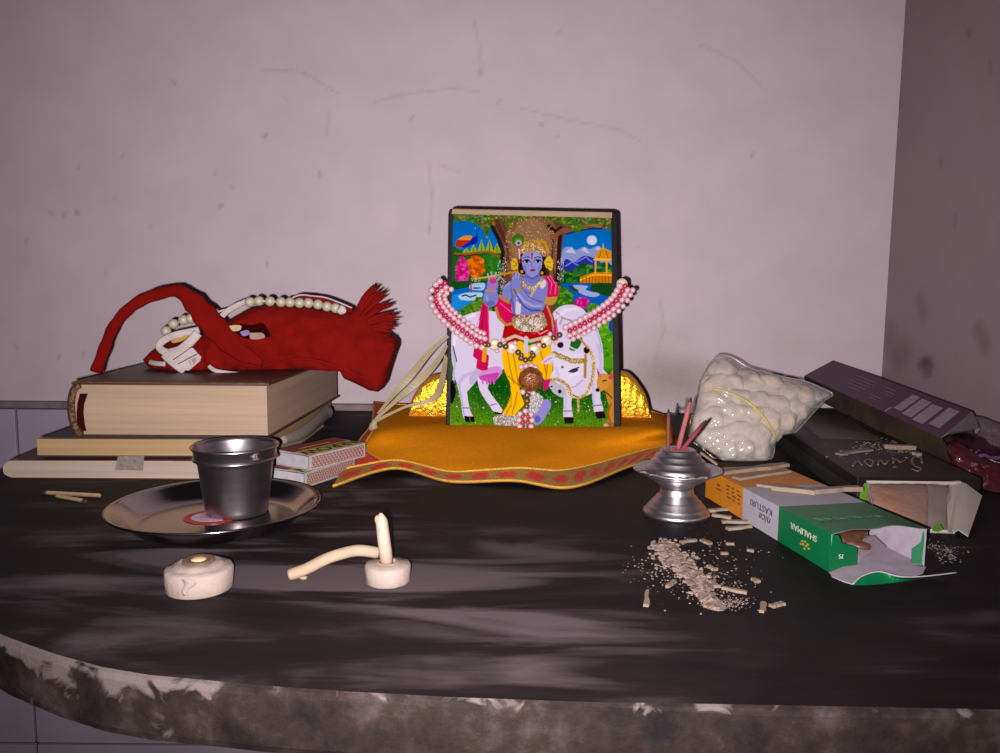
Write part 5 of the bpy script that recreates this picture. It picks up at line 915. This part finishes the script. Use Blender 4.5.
# slivers and dhoop pieces lying on the carton
slv = M('wood_slivers', (112, 95, 82), .85, 0, .15, 60, stretch=(1, 1, 1)); nsl = 0
def sliver(a, b, z, wd, th, lab, mat=None, group=None, name='wood_sliver', cat='wood sliver'):
    A1, B1 = at(*a, z), at(*b, z); d = B1-A1; s_ = Vector((-d.y, d.x, 0)).normalized()*wd; mb = MB(); nk = 6; top_ = []; bot = []
    rws = []
    for i in range(nk+1):
        t = i/nk; p = A1+d*t; w1 = .55+.45*noise.noise(Vector((t*4, a[0]*.37, 1.3))); w2 = .55+.45*noise.noise(Vector((t*4, a[1]*.37, 7.3)))
        rws.append([p-s_*w1, p+s_*w2, p+s_*w2*.9+Vector((0, 0, th)), p-s_*w1*.9+Vector((0, 0, th))])
    mb.grid(rws, closed=True); mb.f += [(3, 2, 1, 0), tuple(nk*4+j for j in range(4))]; mb.m += [0, 0]
    o = part(name, mb, mat or slv, None, loc=(A1+B1)/2); return tag(o, lab, cat, group)
ztop = hb+.02
sliver((721, 474), (787, 466), ztop, .62, .22, 'upper long tan sliver at the back end of the orange top')
sliver((736, 479.5), (788, 472), ztop, .52, .16, 'lower tan sliver lying beside the longest one on the orange top')
sliver((772, 489), (815, 494), ztop, .55, .25, 'tan sliver lying on the white part of the carton top')
sliver((808, 493.5), (859, 490), ztop, .5, .26, 'thick tan sliver pointing at the torn open tray from the white top')
sliver((757, 486), (782, 489), ztop, .3, .15, 'shortest tan sliver on the white carton top')
# loose pieces at the foot of the metal holder
for a, b, wd, lab in (((706, 512), (727, 510), .34, 'pale wood chip touching the foot of the metal holder'), ((712, 516), (731, 519), .3, 'pale chip between the metal holder and the orange carton side'), ((722, 523), (752, 523), .3, 'longest pale chip in front of the orange carton side'), ((727, 530), (751, 527.5), .28, 'pale chip nearest the KASTURI lettering')):
    sliver(a, b, .02, wd*.9, .16, lab)

# ================================================================== COTTON IN A CLEAR PLASTIC BAG
outl = [(716, 355), (724, 355), (735, 359), (748, 367), (765, 372), (785, 377), (805, 381), (820, 387), (833, 394), (824, 401), (815, 411), (806, 421), (796, 432), (785, 440), (776, 447), (772, 458), (765, 464.5), (750, 466), (730, 465.5), (716, 460), (703, 449), (691, 440), (688, 428), (690, 412), (694, 400), (697, 390), (700, 378), (707, 366)]
def bagY(y): return 61.4+(466-y)*.045
cb = root('plastic_bag', 'clear plastic bag full of white cotton, leaning behind the carton', 'bag', (20, 63, 0))
cx, cy = 748, 415; OO = K([Vector((x, y, 0)) for x, y in outl+[outl[0]]], 141)[:-1]
mb = MB(); rows_ = []
for side in (-1, 1):
    for r in (np.linspace(.02, 1, 26) if side < 0 else np.linspace(1, .02, 12)[1:]):
        row = []
        for k, q in enumerate(OO):
            x, y = cx+(q.x-cx)*r, cy+(q.y-cy)*r; Yb = bagY(y); dp = 2.0*math.sqrt(max(0, 1-r**2.4))+(.12*noise.noise(Vector((x*.06, y*.06, 2)))+.34*abs(noise.noise(Vector((x*.05+y*.04, y*.06-x*.03, 5))))+.16*noise.noise(Vector((x*.16, y*.16, 8))))*(r < .97)
            p = aty(x, y, Yb); p.y = Yb+side*dp*(1 if side < 0 else 1.0)+2.0; p2 = p
            # keep on the same line of sight for the front sheet
            p2 = aty(x, y, p.y) if side < 0 else aty(x, y, Yb+2.0)+Vector((0, dp, 0)); p2.z = max(p2.z, .06)
            if p2.x > 23.0 and p2.z < 2.1: p2.z = 2.1
            row.append(p2)
        rows_.append(row)
mb.grid(rows_, closed=True); part('plastic_film', mb, film('clear_film', .16, .1), cb, True, label='clear crinkled plastic film')
mb = MB(); mb.tube([p+Vector((0, 0, 0)) for p in rows_[25]]+[rows_[25][0]], .05, 5); part('heat_seam', mb, film('film_seam', .12, .25), cb, True)
mb = MB(); ypts = [(713, 389), (723, 391), (737, 396), (748, 402), (757, 410), (765, 419), (771, 428), (776, 438)]
def bagfront(x, y, k=.0):
    q = min(range(len(OO)), key=lambda i: abs(math.atan2(OO[i].y-cy, OO[i].x-cx)-math.atan2(y-cy, x-cx))); r = min(.98, math.hypot(x-cx, y-cy)/math.hypot(OO[q].x-cx, OO[q].y-cy)); return bagY(y)+2.0-2.0*math.sqrt(max(0, 1-r**2.4))-k
mb.tube(K([aty(x, y, bagfront(x, y, .1)) for x, y in ypts], 30), .1, 6); part('elastic_band', mb, M('yellow_elastic', (160, 140, 44), .5), cb, True, label='yellow elastic band')
cot = M('cotton', (158, 140, 128), 1, 0, .05, 150, bump=.6, bscale=500, spec=.05)
cl_ = [(725, 395, 24, 20), (765, 398, 26, 20), (795, 400, 20, 14), (720, 425, 26, 24), (760, 425, 24, 22), (735, 445, 24, 18), (709, 396, 8, 12), (813, 397, 9, 6), (786, 385, 14, 7), (745, 380, 18, 9), (715, 388, 15, 12), (732, 384, 13, 11), (750, 385, 15, 11), (768, 389, 14, 11), (786, 394, 15, 12), (802, 398, 11, 11), (708, 403, 10, 13), (720, 402, 14, 12), (738, 400, 14, 12), (757, 402, 14, 12), (776, 407, 14, 13), (794, 410, 12, 12), (704, 421, 10, 13), (714, 420, 13, 14), (733, 416, 17, 14), (752, 418, 14, 14), (768, 424, 13, 14), (784, 425, 11, 12), (708, 437, 11, 12), (718, 440, 13, 14), (737, 437, 18, 15), (757, 438, 12, 14), (771, 437, 8, 12), (727, 455, 11, 11), (743, 454, 11, 12), (758, 453, 10, 12), (717, 371, 9, 9), (725, 370, 11, 9)]
for i, (x, y, rx, ry) in enumerate(cl_):
    Yf = bagfront(x, y)+.15; k = Yf/780; ryd = 1.15; p = aty(x, y, Yf+ryd+(.5 if i < 10 else 0)); z_ = max(p.z, ry*k*.9+.1)
    if p.x > 22.6: z_ = max(z_, 2.2+ry*k*.9)
    p.z = z_; mb = MB(); mb.blob(p, (rx*k*1.08, ryd, ry*k*1.1), i, .16, 3, freq=1.3)
    for v in mb.v: v.z = max(v.z, .08)
    tag(part('cotton_wick', mb, cot, None, True, loc=p), 'white cotton tuft packed inside the clear plastic bag', 'cotton', 'cotton tufts in the plastic bag')

# ================================================================== DARK BOX
dk = M('dark_box_card', (25, 17, 18), .42, 0, .25, 25, spec=.15); dks = M('dark_box_side', (9, 7, 7), .5, 0, .5, 60, rgb2=(22, 26, 16))
dq = [(23.3, 49.6), (31.2, 49.6), (34.0, 79), (26.0, 79)]
db = root('dark_gift_box', 'flat dark box with pale script, dusted with ash, behind the torn tray', 'box', (28, 64, 0))
mb = MB(); quadblock(mb, dq, .02, 1.86); part('box_base', mb, dks, db, bevel=.06)
mb = MB(); quadblock(mb, [(23.22, 49.5), (31.28, 49.5), (34.08, 79.1), (25.92, 79.1)], 1.2, 1.98); part('lid', mb, dk, db, bevel=.05)
mb = MB(); quadblock(mb, [(26.3, 63), (31.0, 62.2), (33.3, 75), (28.5, 75)], 1.98, 2.0); part('green_panel', mb, M('green_gold_print', (52, 56, 14), .4, 0, .5, 18, rgb2=(26, 20, 12)), db, label='dull green printed panel')
mb = MB(); zz = 2.02
scr = [[(922, 463), (921, 458), (915, 457), (912, 461), (915, 466), (921, 468), (918, 471), (912, 469)], [(905, 460), (900, 462), (896, 459), (893, 463)], [(889, 460), (885, 464), (880, 460), (878, 465)], [(893, 467), (896, 467)], [(874, 461), (871, 466), (865, 462), (868, 459), (873, 461)], [(862, 465), (857, 461), (853, 466)]]
for st_ in scr: mb.tube(K([at(x, y, zz) for x, y in st_], 6*len(st_)), .09, 5, flat=.4)
part('script_lettering', mb, M('tan_foil_script', (110, 88, 74), .5, .2), db, True, label='looping pale script seen upside down')
sliver((884, 448), (915, 449.5), 2.0, .55, .3, 'tan sliver lying on the flat dark box, above its script')
sliver((838, 455), (868, 450), 2.0, .6, .12, 'flat flaky tan chip left of the sliver on the dark box')
sliver((912, 454.5), (922, 455.5), 2.0, .6, .2, 'stubby tan chip at the end of the script on the dark box')

# ================================================================== TORN TRAY WITH SACHET
tray = root('torn_carton_tray', 'torn-open white carton tray holding a clear sachet of brown powder', 'box', (25, 46.5, 0))
tBL, tBR, tFR, tFL = Vector((23.5, 48.9, .02)), Vector((29.5, 48.8, .02)), Vector((26.5, 44.0, .02)), Vector((22.0, 44.4, .02))
tb = M('tray_white', (144, 132, 126), .8, 0, .08, 40); tg = M('tray_green', (72, 122, 12), .6)
mb = MB(); up2 = Vector((0, 0, 1.92)); upf = Vector((0, 0, .35))
mb.hexa([tBL, tBR, tFR, tFL], [p+Vector((0, 0, .05)) for p in (tBL, tBR, tFR, tFL)])
def wall_(a, b, ha, hb_, th): mb.hexa([a, b, b+th, a+th], [a+Vector((0, 0, ha)), b+Vector((0, 0, hb_)), b+th+Vector((0, 0, hb_)), a+th+Vector((0, 0, ha))])
wall_(tBL, tBR, 1.92, 1.92, Vector((0, -.06, 0))); wall_(tBL, tFL, 1.92, .9, Vector((.06, 0, 0))); wall_(tFL, tFR, .35, .2, Vector((0, .06, 0)))
part('tray_body', mb, tb, tray)
mb = MB(); f1, f2, f3, f4 = at(959, 481, 1.92), at(982, 496, 1.1), at(968, 536.5, .05), at(953, 533, .1)
g_ = [[f1, f4], [f1.lerp(f2, .35)+Vector((0, 0, .1)), f4.lerp(f3, .35)+Vector((0, 0, .25))], [f2, f3]]
mb.grid(g_); mb.grid([[f1, f4], [at(946, 482, 1.75), at(948, 532, .25)]]); part('end_flap', mb, tb, tray, solid=.05, label='white end flap bent outwards')
mb = MB(); mb.prism([aty(861, 488, 48.2), aty(865, 483, 48.4), aty(870, 484, 48.5), aty(872, 492, 48.2), aty(866, 500, 47.6), aty(859, 500, 47.4)], (.03, -.04, .02)); part('green_corner', mb, tg, tray, label='bright green printed corner')
mb = MB(); mb.prism([at(932, 531, .5), at(934, 526, .6), at(940, 524.5, .6), at(943, 530, .5), at(938, 532, .4)], (0, -.03, .04)); part('green_corner', mb, tg, tray, label='bright green printed corner')
sa = root('powder_sachet', 'clear sachet of reddish-brown powder inside the torn white tray', 'sachet', (25.5, 46.6, .4))
def inc(x, y, off=0):
    f = (y-481)/(532-481); Yp = 48.55-4.1*f+off*.0; p = aty(x, y, Yp); return p
mb = MB(); rows_ = []
for i in range(19):
    u = i/18; r = []
    for j in range(13):
        v = j/12; xa = 869+(951-869)*u; y0 = 483.5+.5*u; y1 = 499+(532-499)*min(1, u*1.5); y = y0+(y1-y0)*v
        p = inc(xa, y); bulge = .5*math.sin(PI*u)**.5*math.sin(PI*v)**.6; p = p+Vector((0, -.5, .7))*bulge*.7+Vector((0, 0, .08))*noise.noise(Vector((u*7, v*5, 1)))
        r.append(p)
    rows_.append(r)
mb.grid(rows_); part('sachet_film', mb, film('sachet_film', .16, .12, (150, 135, 128)), sa, True, label='clear crinkled film')
mb = MB(); rows_2 = [[p+Vector((0, .22, -.14)) for p in r] for r in rows_[:14]]; mb.grid(rows_2)
part('powder', mb, M('brown_powder', (128, 76, 52), .95, 0, .3, 60, bump=1, bscale=300, rgb2=(112, 88, 76), sharp=(.4, .62)), sa, True, solid=.2, label='reddish-brown powder')
mb = MB(); mb.grid([[p+Vector((0, .25, -.16)) for p in r] for r in rows_[13:]]); part('sachet_back', mb, M('sachet_back', (112, 100, 94), .5, 0, .15, 60), sa, True, solid=.1, label='grey empty end of the sachet')

# ================================================================== PURPLE CARTON AND FOIL PACKET
PA, PB, PC, PD = aty(941, 438, 58), aty(972, 412, 62.5), aty(826, 360, 84), aty(804.5, 376, 80)
PC = PD+(PB-PA)*.93; pn = (PB-PA).cross(PD-PA).normalized()
if pn.z < 0: pn = -pn
pur = M('purple_card', (76, 47, 67), .5, 0, .1, 30, spec=.2); yb = M('yellow_brown_print', (50, 36, 16), .7, 0, .45, 45, rgb2=(32, 18, 14), sharp=(.42, .62)); pin = M('grey_card_inside', (92, 80, 84), .8)
pb2 = root('incense_carton', 'long purple carton with pale printed bars leaning along the right wall', 'box', (PA+PC)/2)
th = 1.9; dn = -pn*th; mb = MB(); o2 = [PA, PB, PC, PD]; f_ = [(0, 1, 2, 3)]
mb.add(o2, f_, 0); mb.add([PA, PD, PD+dn, PA+dn], f_, 1); mb.add([PB, PC, PC+dn, PB+dn], f_, 0); mb.add([PC, PD, PD+dn, PC+dn], f_, 0); mb.add([p+dn for p in o2], f_, 1)
part('carton_body', mb, [pur, yb, pin], pb2, solid=.08)
lu, wu = (PD-PA), (PB-PA)
def onp(s_, t_): return PA+lu*s_+wu*t_*(1-.07*s_)+pn*.06
bar = M('pale_print', (134, 118, 130), .5, 0, .2, 200)
for s0, s1, t0, t1 in ((.045, .105, .2, .86), (.125, .19, .12, .78), (.2, .26, .16, .82), (.275, .325, .22, .84)):
    mb = MB(); mb.prism([onp(s0, t0), onp(s1, t0), onp(s1, t1), onp(s0, t1)], pn*.015); part('printed_bar', mb, bar, pb2, label='pale printed bar')
mb = MB()
for k, (s0, L_, t0) in enumerate(((.40, .07, .6), (.40, .05, .5), (.42, .09, .72), (.44, .08, .3), (.45, .06, .2), (.56, .16, .5), (.56, .13, .62), (.57, .15, .38), (.58, .1, .26), (.56, .17, .74))): mb.prism([onp(s0, t0), onp(s0+L_, t0), onp(s0+L_, t0+.035), onp(s0, t0+.035)], pn*.012)
part('small_print', mb, M('dim_print', (100, 74, 94), .5), pb2, label='faint rows of small print'); mb = MB(); mb.prism([onp(.335, .02), onp(.345, .02), onp(.345, .2), onp(.335, .2)], pn*.014); part('white_tick', mb, bar, pb2)
mb = MB(); e1 = aty(944, 437, 57.5); mb.grid([[PA+pn*.02, PB+pn*.02], [aty(949, 433, 57.6), aty(977, 421, 61)], [aty(950, 434, 56.8), aty(979, 428, 60)]]); part('end_flap', mb, pin, pb2, solid=.05, label='pale torn end flap')
mb = MB(); e_ = [(PA, .0)]; mb.grid([[PA, PA+dn*.5, PA+dn], [aty(948, 447, 57), aty(952, 458, 56.8), aty(952, 470, 57)], [aty(955, 455, 56.6), aty(960, 466, 56.4), aty(961, 477, 56.8)]])
for v in mb.v: v.z = max(v.z, .08)
part('torn_side_flap', mb, yb, pb2, solid=.05, label='torn yellow-brown side flap')
foil = M('magenta_foil', (72, 15, 28), .48, .3, .45, 55, bump=2.5, bscale=110, rgb2=(48, 8, 16), coat=.15); foil2 = M('dark_plum_foil', (50, 20, 34), .3, .5, .4, 70, bump=1.4, bscale=120)
fr_ = root('foil_packet', 'crumpled magenta foil packet spilling from the purple carton by the right wall', 'packet', (36, 57, .5))
def crumple(name, pl_, Y0, Y1, bul, mat, par, seed, label=None, amp=.3):
    ys = [p[1] for p in pl_]; y0, y1 = min(ys), max(ys); cxp = sum(p[0] for p in pl_)/len(pl_); cyp = sum(ys)/len(ys); O_ = K([Vector((x, y, 0)) for x, y in pl_+[pl_[0]]], 61)[:-1]
    mb = MB(); rws = []
    for sd_ in (-1, 1):
        for r in (np.linspace(.03, 1, 12) if sd_ < 0 else np.linspace(1, .03, 8)[1:]):
            row = []
            for q in O_:
                x, y = cxp+(q.x-cxp)*r, cyp+(q.y-cyp)*r; Yb = Y1+(Y0-Y1)*(y-y0)/(y1-y0); dp = bul*math.sqrt(max(0, 1-r*r)); nz = amp*noise.noise(Vector((x*.13, y*.13, seed)))+amp*.5*abs(noise.noise(Vector((x*.3, y*.3, seed+4))))
                p = aty(x, y, Yb); p.y += sd_*dp-nz; p.z += .5*dp if sd_ < 0 else 0; p.z = max(p.z, .06); p.x = min(p.x, XR-.3); row.append(p)
            rws.append(row)
    mb.grid(rws, closed=True); return part(name, mb, mat, par, True, label=label)
crumple('foil_pouch', [(944, 444), (952, 440), (962, 447), (974, 455), (990, 463), (1012, 468), (1014, 520), (1000, 512), (986, 498), (972, 482), (958, 472), (950, 460)], 52.5, 58, .9, foil, fr_, 3, 'magenta foil pouch', .5)
crumple('dark_fold', [(951, 436), (962, 434), (978, 436), (990, 445), (1012, 453), (1012, 468), (992, 463), (975, 455), (960, 448)], 57.5, 60.5, .5, foil2, fr_, 9, 'dark plum folded foil')
mb = MB(); mb.tube(K([aty(977, 458, 56), aty(984, 455, 56), aty(992, 458, 55.8), aty(1004, 457, 55.8)], 16), .22, 7, flat=.5); part('shiny_fold', mb, M('shiny_lilac_foil', (150, 110, 150), .15, .8, .3, 200, bump=1, bscale=200), fr_, True, label='shiny lilac fold')
pw = root('plastic_wrapper', 'greyish plastic wrapper standing between the purple carton and right wall', 'wrapper', (39, 60, 1))
crumple('wrapper_film', [(974, 416), (985, 418), (1012, 432), (1016, 462), (1000, 456), (985, 447), (978, 436), (980, 428)], 59, 62.5, .35, M('grey_wrapper', (82, 68, 74), .4, 0, .15, 40), pw, 12, None, .35)
for k, (x, y) in enumerate([(885, 572)]): pass

# ================================================================== SPILT ASH AND CRUMBS
def in_path(pts, n, spread):
    out = []
    for _ in range(n):
        k = random.random()*(len(pts)-1); j = int(k); f = k-j; x = pts[j][0]*(1-f)+pts[j+1][0]*f; y = pts[j][1]*(1-f)+pts[j+1][1]*f; w_ = pts[j][2]*(1-f)+pts[j+1][2]*f
        out.append((x+random.gauss(0, w_*spread), y+random.gauss(0, w_*spread*.45)))
    return out
mb = MB(); main = [(660, 543, 9), (668, 550, 11), (672, 560, 12), (684, 566, 9), (694, 577, 8), (700, 585, 9), (706, 597, 7), (716, 608, 6)]
def crumb(mb, p, r, fl=.6):
    n_ = 5; a0 = random.random()*6; vs_ = [p+Vector((math.cos(a0+2*PI*i/n_)*r*random.uniform(.6, 1.3), math.sin(a0+2*PI*i/n_)*r*random.uniform(.6, 1.3), 0)) for i in range(n_)]
    tp = [p+(v-p)*.55+Vector((0, 0, r*fl*random.uniform(.6, 1.1))) for v in vs_]; mb.add(vs_+tp, [tuple(range(n_, 2*n_))]+[(i, (i+1) % n_, n_+(i+1) % n_, n_+i) for i in range(n_)])
for x, y in in_path(main, 800, .7): crumb(mb, at(x, y, .005), random.choice([.05, .08, .12, .16]))
for i, (x, y) in enumerate(in_path(main, 120, .3)): p = at(x, y, .02); mb.blob(p, (random.uniform(.2, .45), random.uniform(.2, .5), random.uniform(.06, .16)), i, .5, 1)
for x, y in in_path([(660, 560, 20), (690, 575, 30), (720, 590, 30)], 420, .75): crumb(mb, at(x, min(y, 618), .005), random.choice([.025, .03, .04, .06]))
for x, y in in_path([(705, 604, 8), (745, 602, 14)], 260, .5): crumb(mb, at(x, y, .005), random.choice([.025, .035, .05]))
for x, y in in_path([(648, 585, 14), (700, 540, 22), (750, 560, 18)], 120, .8): crumb(mb, at(x, y, .005), random.choice([.025, .035, .06]))
tag(part('ash_powder', mb, ashm), 'scattered heap of pale ash powder and crumbs in front of the metal holder', 'ash', kind='stuff')
mb = MB()
for x, y in in_path([(930, 545, 6), (948, 550, 8), (950, 560, 6)], 160, .9): crumb(mb, at(x, y, .005), random.choice([.03, .04, .06]))
tag(part('ash_crumbs', mb, M('grey_crumbs', (92, 80, 72), 1)), 'thin pale crumbs on the shelf right of the green carton end', 'ash', kind='stuff')
mb = MB()
for x, y in in_path([(845, 452, 8), (880, 445, 8), (910, 452, 6)], 200, 1.0): crumb(mb, at(x, y, 1.99), random.choice([.04, .06, .12]))
for x, y in in_path([(835, 438, 20), (880, 440, 20)], 30, 1.0): crumb(mb, at(x, y, 1.99), .05)
tag(part('ash_crumbs', mb, bpy.data.materials['grey_crumbs']), 'pale ash crumbs scattered on the flat dark box around its slivers', 'ash', kind='stuff')
frag = [((647.5, 592), (646, 607), .2, 'short upright-lying stick fragment left of the ash'), ((722, 589), (747, 594), .2, 'longest thin stick fragment right of the ash heap'), ((764, 604), (761.5, 613), .24, 'stubby tan fragment nearest the shelf front, right of the ash'), ((771, 607.5), (783, 604.5), .2, 'rightmost small fragment lying beside the stubby one'),
        ((701, 541), (711, 545), .26, 'tan chip above the ash heap, below the metal holder'), ((726, 544.5), (734, 545), .16, 'small flat chip right of the ash, below the pale chips'), ((747, 551), (754, 552), .2, 'small chip nearest the white carton side'), ((721, 554.5), (728, 554.5), .14, 'tiniest chip right of the ash heap'),
        ((680, 543), (696, 541), .2, 'thin sliver lying on the upper edge of the ash heap'), ((667, 588), (675, 582), .18, 'slanted chip left of the lower ash heap'), ((708, 567), (716, 571), .22, 'rounded chip right of the middle of the ash heap'), ((753, 580), (758, 583), .3, 'round crumbly lump right of the ash heap'), ((711, 582), (717, 588), .3, 'angular chip just right of the ash heap')]
for a, b, wd, lab in frag: sliver(a, b, .01, wd, .13, lab, M('fragment_tan', (102, 84, 70), .9) if 'fragment_tan' not in bpy.data.materials else bpy.data.materials['fragment_tan'], None, 'stick_fragment', 'stick fragment')
